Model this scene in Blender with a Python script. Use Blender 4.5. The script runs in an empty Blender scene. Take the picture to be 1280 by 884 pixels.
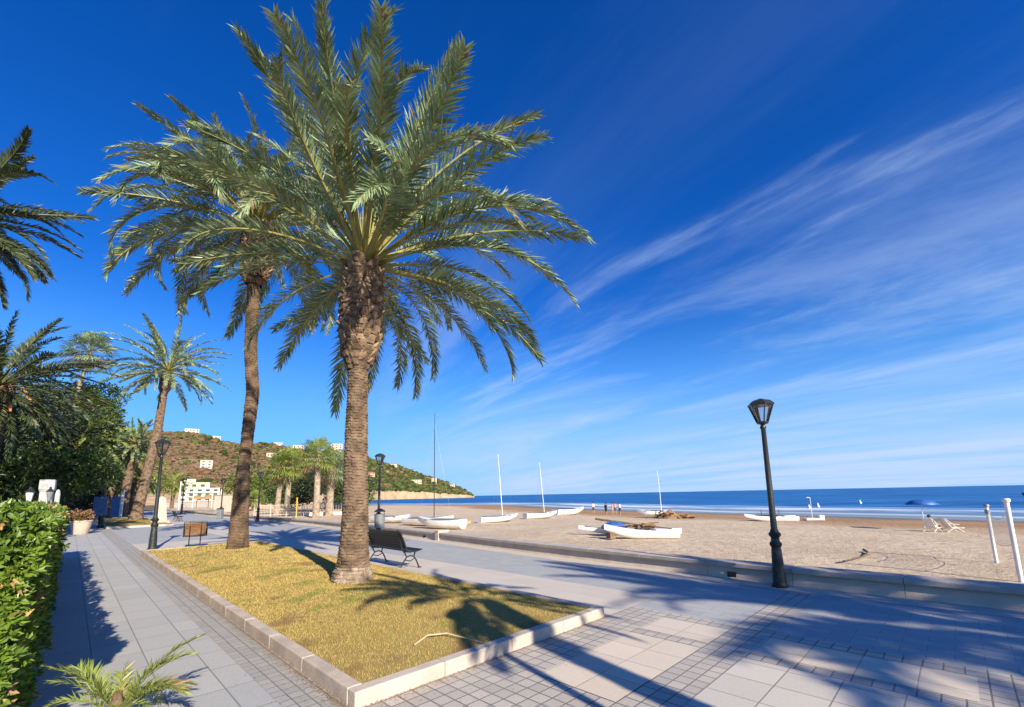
import bpy, math, random
import numpy as np
from mathutils import Vector, Matrix
R = math.radians
random.seed(7)
rng = np.random.default_rng(7)
S = bpy.context.scene
COL = S.collection
K = math.sqrt(0.5)

def W(u, v, z=0.0):
    """promenade frame (u along the walk, v across it towards the sea) to world"""
    return Vector(((v - u) * K, (u + v) * K, z))

U3 = np.array([-K, K, 0.0]); V3 = np.array([K, K, 0.0]); ZR = math.atan2(K, -K)   # rotation of +X onto u

# ------------------------------------------------------------------ objects
def link(o, parent=None):
    COL.objects.link(o)
    if parent is not None:
        o.parent = parent
    return o

def tag(o, label=None, cat=None, group=None, kind=None):
    if label: o['label'] = label
    if cat: o['category'] = cat
    if group: o['group'] = group
    if kind: o['kind'] = kind
    return o

def thing(name, label, cat, loc=(0, 0, 0), rz=0.0, group=None):
    o = bpy.data.objects.new(name, None)
    o.empty_display_size = 0.2
    o.location = loc; o.rotation_euler = (0, 0, rz)
    link(o)
    return tag(o, label, cat, group)

def np_mesh(name, V, faces, mats, midx=None, smooth=False, uv=None):
    """faces: list of int arrays of shape (n,k)"""
    V = np.asarray(V, dtype=np.float32)
    me = bpy.data.meshes.new(name)
    me.vertices.add(len(V)); me.vertices.foreach_set('co', V.ravel())
    loops = np.concatenate([np.asarray(f).ravel() for f in faces]) if faces else np.zeros(0, int)
    tot = np.concatenate([np.full(len(f), np.asarray(f).shape[1]) for f in faces]) if faces else np.zeros(0, int)
    start = np.concatenate([[0], np.cumsum(tot)[:-1]]) if len(tot) else np.zeros(0, int)
    me.loops.add(len(loops)); me.loops.foreach_set('vertex_index', loops.astype(np.int32))
    me.polygons.add(len(tot)); me.polygons.foreach_set('loop_start', start.astype(np.int32))
    me.polygons.foreach_set('loop_total', tot.astype(np.int32))
    if midx is not None: me.polygons.foreach_set('material_index', np.asarray(midx, dtype=np.int32))
    me.polygons.foreach_set('use_smooth', np.full(len(tot), smooth))
    if uv is not None:
        l = me.uv_layers.new(name='UVMap')
        l.data.foreach_set('uv', np.asarray(uv, dtype=np.float32)[loops].ravel())
    for m in (mats if isinstance(mats, (list, tuple)) else [mats]): me.materials.append(m)
    me.update(calc_edges=True); me.validate()
    return me

def np_obj(name, V, faces, mats, parent=None, **k):
    return link(bpy.data.objects.new(name, np_mesh(name, V, faces, mats, **k)), parent)

class MB:
    """collects shapes of ONE part"""
    def __init__(s): s.v = []; s.f = []; s.m = []
    def add(s, vs, fs, mi=0):
        b = len(s.v); s.v += [tuple(p) for p in vs]
        for f in fs: s.f.append([i + b for i in f]); s.m.append(mi)
    def box(s, c, d, rz=0.0, mi=0, taper=1.0, M=None):
        x, y, z = d[0] / 2, d[1] / 2, d[2] / 2
        vs = []
        for sz in (-1, 1):
            t = taper if sz > 0 else 1
            for sx, sy in ((-1, -1), (1, -1), (1, 1), (-1, 1)):
                p = Vector((sx * x * t, sy * y * t, sz * z))
                p = (M @ p) if M is not None else Matrix.Rotation(rz, 3, 'Z') @ p
                vs.append(p + Vector(c))
        s.add(vs, [(3, 2, 1, 0), (4, 5, 6, 7), (0, 1, 5, 4), (1, 2, 6, 5), (2, 3, 7, 6), (3, 0, 4, 7)], mi)
    def tube(s, pts, rad, n=8, mi=0, caps=True):
        pts = [Vector(p) for p in pts]
        if not isinstance(rad, (list, tuple)): rad = [rad] * len(pts)
        vs = []; prev = None
        for i, p in enumerate(pts):
            t = (pts[min(i + 1, len(pts) - 1)] - pts[max(i - 1, 0)]).normalized()
            a = prev if prev is not None else (Vector((0, 0, 1)) if abs(t.z) < .9 else Vector((1, 0, 0)))
            a = (a - t * a.dot(t)).normalized(); b = t.cross(a); prev = a
            for k in range(n):
                an = 2 * math.pi * k / n
                vs.append(p + (a * math.cos(an) + b * math.sin(an)) * rad[i])
        fs = []
        for i in range(len(pts) - 1):
            for k in range(n):
                k2 = (k + 1) % n
                fs.append((i * n + k, i * n + k2, (i + 1) * n + k2, (i + 1) * n + k))
        if caps:
            fs.append(tuple(range(n - 1, -1, -1))); e = (len(pts) - 1) * n
            fs.append(tuple(e + k for k in range(n)))
        s.add(vs, fs, mi)
    def lathe(s, prof, n=16, c=(0, 0, 0), mi=0, rot=0.0):
        vs = []
        for r, z in prof:
            for k in range(n):
                a = 2 * math.pi * k / n + rot
                vs.append((c[0] + r * math.cos(a), c[1] + r * math.sin(a), c[2] + z))
        fs = []
        for i in range(len(prof) - 1):
            for k in range(n):
                k2 = (k + 1) % n
                fs.append((i * n + k, i * n + k2, (i + 1) * n + k2, (i + 1) * n + k))
        fs.append(tuple(range(n - 1, -1, -1))); e = (len(prof) - 1) * n
        fs.append(tuple(e + k for k in range(n)))
        s.add(vs, fs, mi)
    def build(s, name, mats, parent=None, smooth=False, bevel=0.0):
        me = bpy.data.meshes.new(name)
        me.from_pydata(s.v, [], s.f)
        for m in (mats if isinstance(mats, (list, tuple)) else [mats]): me.materials.append(m)
        me.polygons.foreach_set('material_index', s.m)
        me.polygons.foreach_set('use_smooth', [smooth] * len(s.f))
        me.update()
        o = link(bpy.data.objects.new(name, me), parent)
        if bevel:
            b = o.modifiers.new('Bevel', 'BEVEL'); b.width = bevel; b.segments = 2; b.limit_method = 'ANGLE'
        if smooth:
            try: me.set_sharp_from_angle(angle=R(40))
            except Exception: pass
        return o

# ------------------------------------------------------------------ materials
class NT:
    def __init__(s, tree): s.t = tree; s.n = tree.nodes; s.l = tree.links
    def node(s, typ, **k):
        n = s.n.new(typ)
        for a, b in k.items():
            if a == 'ins':
                for i, v in b.items():
                    if isinstance(v, bpy.types.NodeSocket): s.l.new(v, n.inputs[i])
                    else: n.inputs[i].default_value = v
            else: setattr(n, a, b)
        return n
    def math(s, op, a, b=0.0, c=0.0, clamp=False):
        n = s.node('ShaderNodeMath', operation=op, use_clamp=clamp, ins={0: a, 1: b, 2: c}); return n.outputs[0]
    def mix(s, f, a, b, blend='MIX'):
        n = s.node('ShaderNodeMix', data_type='RGBA', blend_type=blend, clamp_factor=True, ins={0: f, 6: a, 7: b}); return n.outputs[2]
    def noise(s, vec, scale, detail=4, rough=.55, dist=0.0):
        n = s.node('ShaderNodeTexNoise', ins={'Vector': vec, 'Scale': scale, 'Detail': detail, 'Roughness': rough, 'Distortion': dist}); return n.outputs[0]
    def ramp(s, f, lo, hi, a=0.0, b=1.0):
        n = s.node('ShaderNodeMapRange', interpolation_type='SMOOTHSTEP', ins={0: f, 1: lo, 2: hi, 3: a, 4: b}); return n.outputs[0]
    def mapping(s, vec, scale=(1, 1, 1), rot=(0, 0, 0), loc=(0, 0, 0)):
        n = s.node('ShaderNodeMapping', ins={0: vec, 1: loc, 2: rot, 3: scale}); return n.outputs[0]

def rgba(c): return (c[0], c[1], c[2], 1.0)

def new_mat(name):
    m = bpy.data.materials.new(name); m.use_nodes = True
    t = NT(m.node_tree); b = m.node_tree.nodes['Principled BSDF']
    return m, t, b

def mat(name, c1, c2=None, rough=.7, scale=4.0, bump=0.0, bscale=30.0, metal=0.0, island=False, spec=.5, lo=.35, hi=.65, translucent=0.0, detail=5):
    m, t, b = new_mat(name)
    b.inputs['Roughness'].default_value = rough; b.inputs['Metallic'].default_value = metal
    b.inputs['Specular IOR Level'].default_value = spec
    col = None
    if c2 is None: b.inputs['Base Color'].default_value = rgba(c1)
    else:
        g = t.node('ShaderNodeTexCoord').outputs['Object']
        f = t.ramp(t.noise(g, scale, detail), lo, hi)
        if island:
            r = t.node('ShaderNodeNewGeometry').outputs['Random Per Island']
            f = t.math('ADD', t.math('MULTIPLY', f, .45), t.math('MULTIPLY', r, .6))
        col = t.mix(f, rgba(c1), rgba(c2)); t.l.new(col, b.inputs['Base Color'])
    if bump:
        g = t.node('ShaderNodeTexCoord').outputs['Object']
        bn = t.node('ShaderNodeBump', ins={'Strength': bump, 'Distance': .03, 'Height': t.noise(g, bscale, 6)})
        t.l.new(bn.outputs[0], b.inputs['Normal'])
    if translucent:
        tr = t.node('ShaderNodeBsdfTranslucent')
        if col is not None: t.l.new(col, tr.inputs[0])
        else: tr.inputs[0].default_value = rgba(c1)
        mx = t.node('ShaderNodeMixShader', ins={0: translucent, 1: b.outputs[0], 2: tr.outputs[0]})
        t.l.new(mx.outputs[0], t.n['Material Output'].inputs[0])
    return m

def tile_mat(name, c1, c2, mortar, w, h, offset=0.0, ms=.006, rough=.75, stain=(.5, .5, .5), stain_amt=.25, bump=.4, loc=(0, 0, 0), spec=.4):
    """paving laid in the UV map, which is in metres"""
    m, t, b = new_mat(name)
    uv = t.node('ShaderNodeTexCoord').outputs['UV']
    uv2 = t.mapping(uv, loc=loc)
    br = t.node('ShaderNodeTexBrick', offset=offset, offset_frequency=2, squash=1.0,
                ins={'Vector': uv2, 'Color1': rgba(c1), 'Color2': rgba(c2), 'Mortar': rgba(mortar), 'Scale': 1.0, 'Mortar Size': ms,
                     'Mortar Smooth': .3, 'Bias': 0.0, 'Brick Width': w, 'Row Height': h})
    big = t.ramp(t.noise(uv, .55, 5, .6), .38, .68)
    fine = t.noise(uv, 35, 6, .7)
    col = t.mix(t.math('MULTIPLY', big, stain_amt), br.outputs[0], rgba(stain))
    spots = t.ramp(t.noise(uv, 2.6, 5, .65), .56, .75)
    col = t.mix(t.math('MULTIPLY', spots, .22), col, rgba([x * .62 for x in c1]))
    col = t.mix(t.ramp(fine, .3, .72, .10, .0), col, (.03, .03, .035, 1))
    col = t.mix(t.ramp(fine, .5, .8, 0, .18), col, (.62, .6, .57, 1))
    t.l.new(col, b.inputs['Base Color'])
    b.inputs['Roughness'].default_value = rough; b.inputs['Specular IOR Level'].default_value = spec
    h1 = t.math('MULTIPLY', br.outputs[1], -1.0)
    hh = t.math('ADD', h1, t.math('MULTIPLY', fine, .35))
    bn = t.node('ShaderNodeBump', ins={'Strength': bump, 'Distance': .006, 'Height': hh})
    t.l.new(bn.outputs[0], b.inputs['Normal'])
    return m

M = {}
M['pave_blue'] = tile_mat('paving_blue_grey', (.41, .405, .395), (.355, .355, .355), (.25, .245, .24), .42, .21, .5, .005, stain=(.40, .40, .40), stain_amt=.3)
M['path_slab'] = tile_mat('path_slab', (.46, .445, .425), (.40, .395, .385), (.22, .205, .19), .63, .42, 0, .007, stain=(.38, .37, .355), loc=(.1, .10, 0))
M['path_cobble'] = tile_mat('path_cobble', (.40, .38, .355), (.33, .315, .30), (.18, .16, .14), .125, .125, 0, .007, stain=(.40, .37, .33))
M['slab_pale'] = tile_mat('pale_slab', (.70, .585, .455), (.61, .51, .40), (.32, .27, .22), .43, .43, 0, .006, stain=(.52, .46, .41), stain_amt=.4, loc=(.42, -.30, 0))
M['slab_grey'] = tile_mat('grey_slab', (.61, .54, .465), (.52, .47, .41), (.24, .21, .18), .42, .42, 0, .007, stain=(.5, .47, .43), stain_amt=.4, loc=(-.07, -.30, 0))
M['strip_pale'] = tile_mat('pale_strip', (.60, .52, .44), (.54, .47, .40), (.42, .37, .32), .6, .42, .5, .004, stain=(.47, .45, .43), stain_amt=.4)
M['cobble_dark'] = tile_mat('grey_cobble', (.53, .465, .40), (.40, .355, .315), (.17, .15, .135), .145, .145, 0, .008, stain=(.40, .38, .36), loc=(.0, .02, 0), bump=.7)
M['kerb'] = mat('kerb_stone', (.55, .45, .355), (.42, .34, .275), .8, 3.5, .35, 60)
M['kerb_pale'] = mat('pale_kerb_stone', (.54, .45, .37), (.43, .36, .30), .8, 3.5, .35, 60)
M['wall'] = mat('wall_stone', (.62, .50, .38), (.52, .42, .32), .85, 2.5, .3, 50)
M['coping'] = mat('coping_stone', (.47, .405, .335), (.37, .325, .28), .85, 3, .3, 50)
M['iron'] = mat('black_iron', (.012, .014, .014), (.03, .035, .032), .38, 25, .15, 80, spec=.6)
M['iron_worn'] = mat('worn_iron', (.014, .017, .016), (.07, .08, .072), .5, 9, .25, 60, lo=.5, hi=.8)
M['bench_wood'] = mat('dark_painted_wood', (.016, .018, .014), (.03, .03, .022), .45, 12, .2, 60)
M['bench_brown'] = mat('brown_wood', (.19, .085, .03), (.26, .13, .05), .55, 8, .2, 60)
M['bin_grey'] = mat('grey_metal', (.20, .21, .22), (.26, .27, .28), .45, 8, metal=.3)
M['white'] = mat('white_paint', (.80, .79, .77), (.70, .69, .67), .45, 3)
M['gel'] = mat('white_gelcoat', (.82, .81, .79), (.72, .70, .67), .3, 2.5)
M['pillar'] = mat('shaded_whitewash', (.46, .45, .44), (.32, .315, .31), .8, 4)  # whitewash greyed down to carry the partial shade on the pillar
M['fence'] = mat('cream_fence_paint', (.56, .46, .36), (.48, .40, .31), .6, 3)
M['black'] = mat('black_void', (.01, .01, .01), rough=.9)
M['trunk'] = mat('palm_bark', (.235, .16, .105), (.07, .048, .033), .95, 5.0, .6, 40, spec=.1, lo=.3, hi=.75)
M['trunk_shaded'] = mat('shaded_fibrous_bark', (.19, .125, .08), (.05, .033, .022), .95, 3.0, .6, 40, spec=.1, lo=.3, hi=.75)  # old dark fibres, plus the nearer crown's shade put into the bark colour
M['trunk_pale'] = mat('pale_root_bark', (.40, .31, .235), (.20, .145, .10), .95, 6.0, .6, 40, spec=.1)
M['stub'] = mat('leaf_base', (.42, .29, .19), (.08, .05, .03), .95, 7, .5, 50, island=True, spec=.1)
M['frond'] = mat('palm_leaflet', (.40, .50, .26), (.07, .115, .04), .36, 1.2, island=True, translucent=.12, spec=.6)
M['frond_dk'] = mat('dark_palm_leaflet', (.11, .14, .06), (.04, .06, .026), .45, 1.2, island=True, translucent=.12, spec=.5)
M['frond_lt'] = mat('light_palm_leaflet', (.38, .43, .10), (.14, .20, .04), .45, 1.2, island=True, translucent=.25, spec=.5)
M['dry'] = mat('dry_leaflet', (.42, .27, .15), (.30, .18, .09), .8, 2, island=True, translucent=.2, spec=.1)
M['rachis_dk'] = mat('dark_palm_rachis', (.13, .13, .05), (.08, .09, .035), .5, 4)
M['rachis'] = mat('palm_rachis', (.38, .33, .09), (.26, .24, .07), .5, 4)
M['orange'] = mat('date_stalk', (.50, .25, .12), (.36, .17, .08), .7, 6, island=True)
M['hedge'] = mat('hedge_leaf', (.21, .31, .035), (.07, .135, .016), .38, 2.0, island=True, translucent=.25, spec=.5)
M['hedge_dry'] = mat('dry_hedge_leaf', (.42, .27, .10), (.26, .15, .06), .7, 4, island=True)
M['twig'] = mat('twig_wood', (.24, .16, .10), (.14, .09, .055), .9, 8)
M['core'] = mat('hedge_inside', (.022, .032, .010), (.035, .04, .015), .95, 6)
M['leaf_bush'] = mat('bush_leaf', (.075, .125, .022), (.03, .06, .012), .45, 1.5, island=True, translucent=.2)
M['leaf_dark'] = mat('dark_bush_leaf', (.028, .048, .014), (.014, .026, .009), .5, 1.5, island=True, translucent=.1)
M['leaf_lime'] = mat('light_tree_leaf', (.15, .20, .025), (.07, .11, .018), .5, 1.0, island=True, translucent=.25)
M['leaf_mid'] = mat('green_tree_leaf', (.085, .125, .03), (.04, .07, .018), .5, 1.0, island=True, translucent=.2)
M['bark'] = mat('tree_bark', (.16, .11, .07), (.09, .06, .04), .95, 6, .5, 40)
M['soil'] = mat('soil', (.16, .115, .075), (.10, .075, .05), .95, 2, .5, 30)
M['house_white'] = mat('white_render', (.66, .57, .46), (.56, .48, .39), .85, .3)
M['house_cream'] = mat('cream_render', (.66, .52, .38), (.58, .45, .32), .85, .3)
M['house_pink'] = mat('pink_render', (.60, .40, .30), (.52, .34, .25), .85, .3)
M['roof'] = mat('terracotta_roof', (.40, .19, .10), (.30, .14, .08), .85, 1)
M['window'] = mat('window_glass', (.05, .06, .08), rough=.25)
M['straw'] = mat('straw_thatch', (.40, .25, .11), (.28, .16, .07), .95, 6, .6, 40)
M['blue_board'] = mat('blue_board', (.05, .14, .34), (.10, .20, .38), .5, 6)
M['blue_tarp'] = mat('blue_tarpaulin', (.035, .13, .42), (.02, .08, .30), .5, 4)
M['rope'] = mat('brown_netting', (.30, .18, .09), (.17, .10, .05), .95, 9, .8, 40)
M['yellow'] = mat('yellow_plastic', (.60, .40, .06), (.52, .33, .05), .4, 3)
M['skin'] = mat('sunned_skin', (.42, .25, .17), (.38, .22, .15), .6, 8)
M['hair'] = mat('dark_hair', (.02, .014, .01), rough=.6)
M['cloth_dark'] = mat('dark_cloth', (.015, .018, .022), (.03, .03, .035), .9, 8)
M['cloth_red'] = mat('tan_cloth', (.45, .33, .24), (.38, .28, .2), .9, 8)
M['cloth_blue'] = mat('blue_cloth', (.05, .10, .24), (.04, .08, .2), .9, 8)
M['cloth_white'] = mat('white_cloth', (.75, .73, .70), (.68, .66, .63), .9, 8)
M['pot'] = mat('pale_concrete_pot', (.62, .46, .36), (.52, .39, .31), .85, 5, .3, 40)
M['pot_plant'] = mat('reddish_plant', (.22, .13, .05), (.30, .12, .08), .7, 3, island=True)
M['net'] = mat('net_cord', (.62, .55, .46), (.55, .48, .40), .9, 5)

def glass_mat():
    m, t, b = new_mat('lantern_glass')
    tr = t.node('ShaderNodeBsdfTransparent', ins={0: (.86, .88, .9, 1)})
    gl = t.node('ShaderNodeBsdfGlossy', ins={0: (1, 1, 1, 1), 1: .05})
    fr = t.node('ShaderNodeFresnel', ins={0: 1.45})
    mx = t.node('ShaderNodeMixShader', ins={0: t.math('ADD', fr.outputs[0], .04), 1: tr.outputs[0], 2: gl.outputs[0]})
    t.l.new(mx.outputs[0], t.n['Material Output'].inputs[0]); return m
M['glass'] = glass_mat()

def sand_mat():
    m, t, b = new_mat('beach_sand')
    g = t.node('ShaderNodeTexCoord').outputs['Object']
    n1 = t.ramp(t.noise(g, .22, 6, .6), .35, .68)
    col = t.mix(n1, (.67, .525, .365, 1), (.57, .435, .295, 1))
    marks = t.noise(t.mapping(g, scale=(1, 1, 1)), 1.7, 7, .68)
    col = t.mix(t.ramp(marks, .50, .68, 0, .6), col, (.42, .31, .22, 1))
    fine = t.noise(g, 14, 6, .7)
    col = t.mix(t.ramp(fine, .50, .72, 0, .4), col, (.40, .30, .21, 1))
    uv = t.node('ShaderNodeTexCoord').outputs['UV']          # x: distance from the waterline in metres
    sx = t.node('ShaderNodeSeparateXYZ', ins={0: uv})
    d = t.math('ADD', sx.outputs[0], t.math('MULTIPLY', t.math('SUBTRACT', t.noise(g, .05, 4), .5), 14))
    trod = t.ramp(t.noise(t.mapping(g, rot=(0, 0, R(-45)), scale=(.9, .12, 1)), 1.0, 6, .7), .54, .66, 0, .45)
    col = t.mix(trod, col, (.47, .35, .25, 1))
    wet = t.ramp(d, 15, 24, 1, 0)
    wetc = t.mix(t.ramp(t.noise(g, .12, 5), .4, .65), (.42, .25, .125, 1), (.34, .20, .10, 1))
    col = t.mix(wet, col, wetc)
    wr = t.ramp(d, 2, 7, 1, 0)
    col = t.mix(wr, col, (.17, .12, .09, 1))
    t.l.new(col, b.inputs['Base Color'])
    rg = t.node('ShaderNodeMapRange', ins={0: wr, 1: 0, 2: 1, 3: .9, 4: .35}); t.l.new(rg.outputs[0], b.inputs['Roughness'])
    b.inputs['Specular IOR Level'].default_value = .2
    hh = t.math('ADD', t.math('MULTIPLY', marks, 1.0), t.math('MULTIPLY', fine, .25))
    bn = t.node('ShaderNodeBump', ins={'Strength': 1.0, 'Distance': .22, 'Height': hh})
    t.l.new(bn.outputs[0], b.inputs['Normal']); return m
M['sand'] = sand_mat()

def sea_mat():
    m, t, b = new_mat('sea_water')
    g = t.node('ShaderNodeTexCoord').outputs['Object']
    mp = t.mapping(g, rot=(0, 0, R(-35)), scale=(.02, .11, 1))
    n = t.noise(mp, 1.0, 7, .62)
    col = t.mix(t.ramp(n, .40, .60), (.005, .072, .25, 1), (.020, .165, .42, 1))
    mp2 = t.mapping(g, rot=(0, 0, R(-35)), scale=(.06, .35, 1))
    n2 = t.noise(mp2, 1.0, 7, .68)
    col = t.mix(t.ramp(n2, .64, .74, 0, .6), col, (.45, .52, .58, 1))
    t.l.new(col, b.inputs['Base Color'])
    b.inputs['Roughness'].default_value = .45; b.inputs['Specular IOR Level'].default_value = .12
    bn = t.node('ShaderNodeBump', ins={'Strength': .6, 'Distance': .6, 'Height': t.math('ADD', n2, n)})
    t.l.new(bn.outputs[0], b.inputs['Normal']); return m
M['sea'] = sea_mat()

def surf_mat():
    m, t, b = new_mat('surf_foam')
    uv = t.node('ShaderNodeTexCoord').outputs['UV']
    s = t.node('ShaderNodeSeparateXYZ', ins={0: uv})
    d = s.outputs[1]                                          # metres seaward of the waterline
    mp = t.mapping(uv, scale=(.035, .16, 1)); n = t.noise(mp, 1.0, 7, .65, .4)
    fine = t.noise(t.mapping(uv, scale=(.16, .5, 1)), 1.0, 6, .7)
    wob = t.math('MULTIPLY', t.math('SUBTRACT', t.noise(t.mapping(uv, scale=(.02, 0, 1)), 1.0, 3), .5), 14)
    dd = t.math('ADD', d, wob)
    def band(c, w):
        return t.ramp(t.math('ABSOLUTE', t.math('SUBTRACT', dd, c)), w * .25, w, 1, 0)
    f = t.math('MAXIMUM', t.math('MULTIPLY', band(20, 9), 1.0), t.math('MULTIPLY', band(6, 3.2), .75))
    f = t.math('MAXIMUM', f, t.math('MULTIPLY', band(31, 3.0), .55))
    tex = t.ramp(t.math('ADD', t.math('MULTIPLY', n, .6), t.math('MULTIPLY', fine, .4)), .36, .58)
    fm = t.math('MULTIPLY', f, tex, clamp=True)
    water = t.mix(t.ramp(d, 2, 26), (.20, .27, .31, 1), (.012, .13, .36, 1))
    t.l.new(t.mix(fm, water, (.74, .79, .83, 1)), b.inputs['Base Color'])
    b.inputs['Roughness'].default_value = .5; b.inputs['Specular IOR Level'].default_value = .15
    return m
M['surf'] = surf_mat()

def turf_mat(name, blade):
    m, t, b = new_mat(name)
    g = t.node('ShaderNodeNewGeometry')
    p = g.outputs['Position']
    big = t.noise(p, .9, 5, .6); mid = t.noise(p, 3.2, 4, .6)
    mixf = t.math('ADD', t.math('MULTIPLY', big, .6), t.math('MULTIPLY', mid, .4))
    gr = t.ramp(mixf, .52, .62)
    y1, y2 = ((.58, .43, .14, 1), (.35, .26, .085, 1)) if blade else ((.36, .26, .09, 1), (.24, .17, .06, 1))
    col = t.mix(g.outputs['Random Per Island'] if blade else mid, y1, y2)
    brown = t.ramp(t.noise(p, 1.4, 4, .6), .54, .68, 0, .75)
    col = t.mix(brown, col, (.22, .13, .06, 1))
    gcol = t.mix(g.outputs['Random Per Island'] if blade else mid, (.10, .17, .025, 1), (.17, .22, .03, 1))
    col = t.mix(t.math('MULTIPLY', gr, .55), col, gcol)
    t.l.new(col, b.inputs['Base Color'])
    b.inputs['Roughness'].default_value = .8; b.inputs['Specular IOR Level'].default_value = .15
    return m
M['turf'] = turf_mat('turf_ground', False); M['blade'] = turf_mat('dry_grass_blade', True)

def hill_mat():
    m, t, b = new_mat('hillside')
    p = t.node('ShaderNodeNewGeometry').outputs['Position']
    z = t.node('ShaderNodeSeparateXYZ', ins={0: p}).outputs[2]
    n = t.noise(p, .02, 7, .6); n2 = t.noise(p, .09, 6, .65)
    col = t.mix(t.ramp(n, .4, .6), (.17, .105, .06, 1), (.27, .18, .11, 1))
    col = t.mix(t.ramp(n2, .45, .62), col, (.115, .08, .045, 1))
    col = t.mix(t.ramp(t.noise(p, .035, 6), .56, .68, 0, .8), col, (.07, .085, .03, 1))
    terr = t.noise(t.mapping(p, scale=(.012, .012, .22)), 1.0, 5, .6)
    col = t.mix(t.ramp(terr, .55, .66, 0, .7), col, (.40, .29, .19, 1))
    zz = t.math('ADD', z, t.math('MULTIPLY', t.math('SUBTRACT', n2, .5), 9))
    low = t.ramp(zz, 9, 14, 1, 0)
    col = t.mix(low, col, t.mix(t.ramp(n2, .4, .65), (.46, .33, .20, 1), (.34, .24, .15, 1)))
    t.l.new(col, b.inputs['Base Color']); b.inputs['Roughness'].default_value = .95; b.inputs['Specular IOR Level'].default_value = .1
    bn = t.node('ShaderNodeBump', ins={'Strength': 1.0, 'Distance': 3.0, 'Height': n2}); t.l.new(bn.outputs[0], b.inputs['Normal'])
    return m
M['hill'] = hill_mat()
M['scrub_g'] = mat('scrub_green', (.05, .075, .02), (.095, .115, .03), .9, .05, island=True, spec=.1)
M['scrub_d'] = mat('scrub_dark', (.025, .04, .015), (.045, .06, .02), .9, .05, island=True, spec=.1)
M['scrub_b'] = mat('scrub_brown', (.125, .075, .042), (.20, .125, .07), .95, .05, island=True, spec=.1)

# ------------------------------------------------------------------ sun, sky, camera
SUN_EL, SUN_AZ = 27.0, 122.3            # degrees; azimuth of the direction the light travels, from +X
d = Vector((math.cos(R(SUN_AZ)) * math.cos(R(SUN_EL)), math.sin(R(SUN_AZ)) * math.cos(R(SUN_EL)), -math.sin(R(SUN_EL))))
sl = bpy.data.lights.new('sun', 'SUN'); sl.energy = 4.9; sl.angle = R(.55); sl.color = (1.0, .905, .725)
so = link(bpy.data.objects.new('sun', sl)); so.rotation_euler = d.to_track_quat('-Z', 'Y').to_euler(); so.location = (20, -30, 40)

w = bpy.data.worlds.new('World'); S.world = w; w.use_nodes = True
t = NT(w.node_tree); bg = w.node_tree.nodes['Background']
sky = t.node('ShaderNodeTexSky', sky_type='NISHITA', sun_disc=False, sun_elevation=R(SUN_EL), altitude=0,
             air_density=1.0, dust_density=.25, ozone_density=2.2)
sky.sun_rotation = math.atan2(-d.x, -d.y)
gen = t.node('ShaderNodeTexCoord').outputs['Generated']
sx = t.node('ShaderNodeSeparateXYZ', ins={0: gen})
zc = t.math('ADD', t.math('MAXIMUM', sx.outputs[2], 0.0), .10)
px = t.math('DIVIDE', sx.outputs[0], zc); py = t.math('DIVIDE', sx.outputs[1], zc)
cdx, cdy = -.62, .785                     # the way the cirrus bands run
s_ = t.math('ADD', t.math('MULTIPLY', px, cdx), t.math('MULTIPLY', py, cdy))
t_ = t.math('SUBTRACT', t.math('MULTIPLY', px, cdy), t.math('MULTIPLY', py, cdx))
cv = t.node('ShaderNodeCombineXYZ', ins={0: t.math('MULTIPLY', s_, .22), 1: t.math('MULTIPLY', t_, 1.15), 2: 21.7}).outputs[0]
n1 = t.noise(cv, 1.25, 8, .58, .35)
cv2 = t.node('ShaderNodeCombineXYZ', ins={0: t.math('MULTIPLY', s_, .13), 1: t.math('MULTIPLY', t_, .34), 2: 6.3}).outputs[0]
n2 = t.noise(cv2, 1.0, 3, .5, .2)
cv3 = t.node('ShaderNodeCombineXYZ', ins={0: t.math('MULTIPLY', s_, .9), 1: t.math('MULTIPLY', t_, 2.4), 2: 1.3}).outputs[0]
n3 = t.noise(cv3, 1.6, 8, .62, .3)
streak = t.math('ADD', t.math('MULTIPLY', n1, .72), t.math('MULTIPLY', n3, .28))
lowsky = t.ramp(sx.outputs[2], .02, .42, 1, 0)
side = t.ramp(t.math('ADD', sx.outputs[0], t.math('MULTIPLY', sx.outputs[2], .2)), -.55, .15)
thr = t.math('SUBTRACT', .56, t.math('MULTIPLY', t.math('MULTIPLY', lowsky, side), .16))
f = t.ramp(t.math('SUBTRACT', streak, thr), -.02, .17)
f = t.math('MULTIPLY', f, t.ramp(n2, .34, .54, .2, 1))
f = t.math('MULTIPLY', f, t.math('MULTIPLY', side, t.ramp(sx.outputs[2], .45, .8, .85, .25)))
veil = t.math('MULTIPLY', t.math('MULTIPLY', t.ramp(sx.outputs[2], .0, .26, 1, 0), side), .60)
cv4 = t.node('ShaderNodeCombineXYZ', ins={0: t.math('MULTIPLY', s_, .30), 1: t.math('MULTIPLY', t_, .95), 2: 51.3}).outputs[0]
n4 = t.noise(cv4, 1.0, 9, .66, .6)
soft = t.math('MULTIPLY', t.ramp(n4, .40, .72), t.math('MULTIPLY', side, t.ramp(sx.outputs[2], .26, .58, .52, .04)))
veil = t.math('ADD', t.math('MULTIPLY', veil, .8), soft)
f = t.math('MAXIMUM', t.math('MULTIPLY', f, .72), t.math('ADD', t.math('MULTIPLY', f, .42), veil), clamp=True)
hs = t.node('ShaderNodeHueSaturation', ins={'Hue': .5, 'Saturation': 1.4, 'Value': 1.0, 'Fac': 1.0, 'Color': sky.outputs[0]})
tint = t.mix(1.0, hs.outputs[0], (.36, .80, 1.40, 1), 'MULTIPLY')
tint = t.mix(t.ramp(sx.outputs[2], .0, .42, .85, 0), tint, (1.7, 4.5, 8.8, 1))
skyc = t.mix(f, tint, (4.2, 5.6, 8.0, 1))
t.l.new(skyc, bg.inputs[0]); bg.inputs[1].default_value = .072

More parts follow.
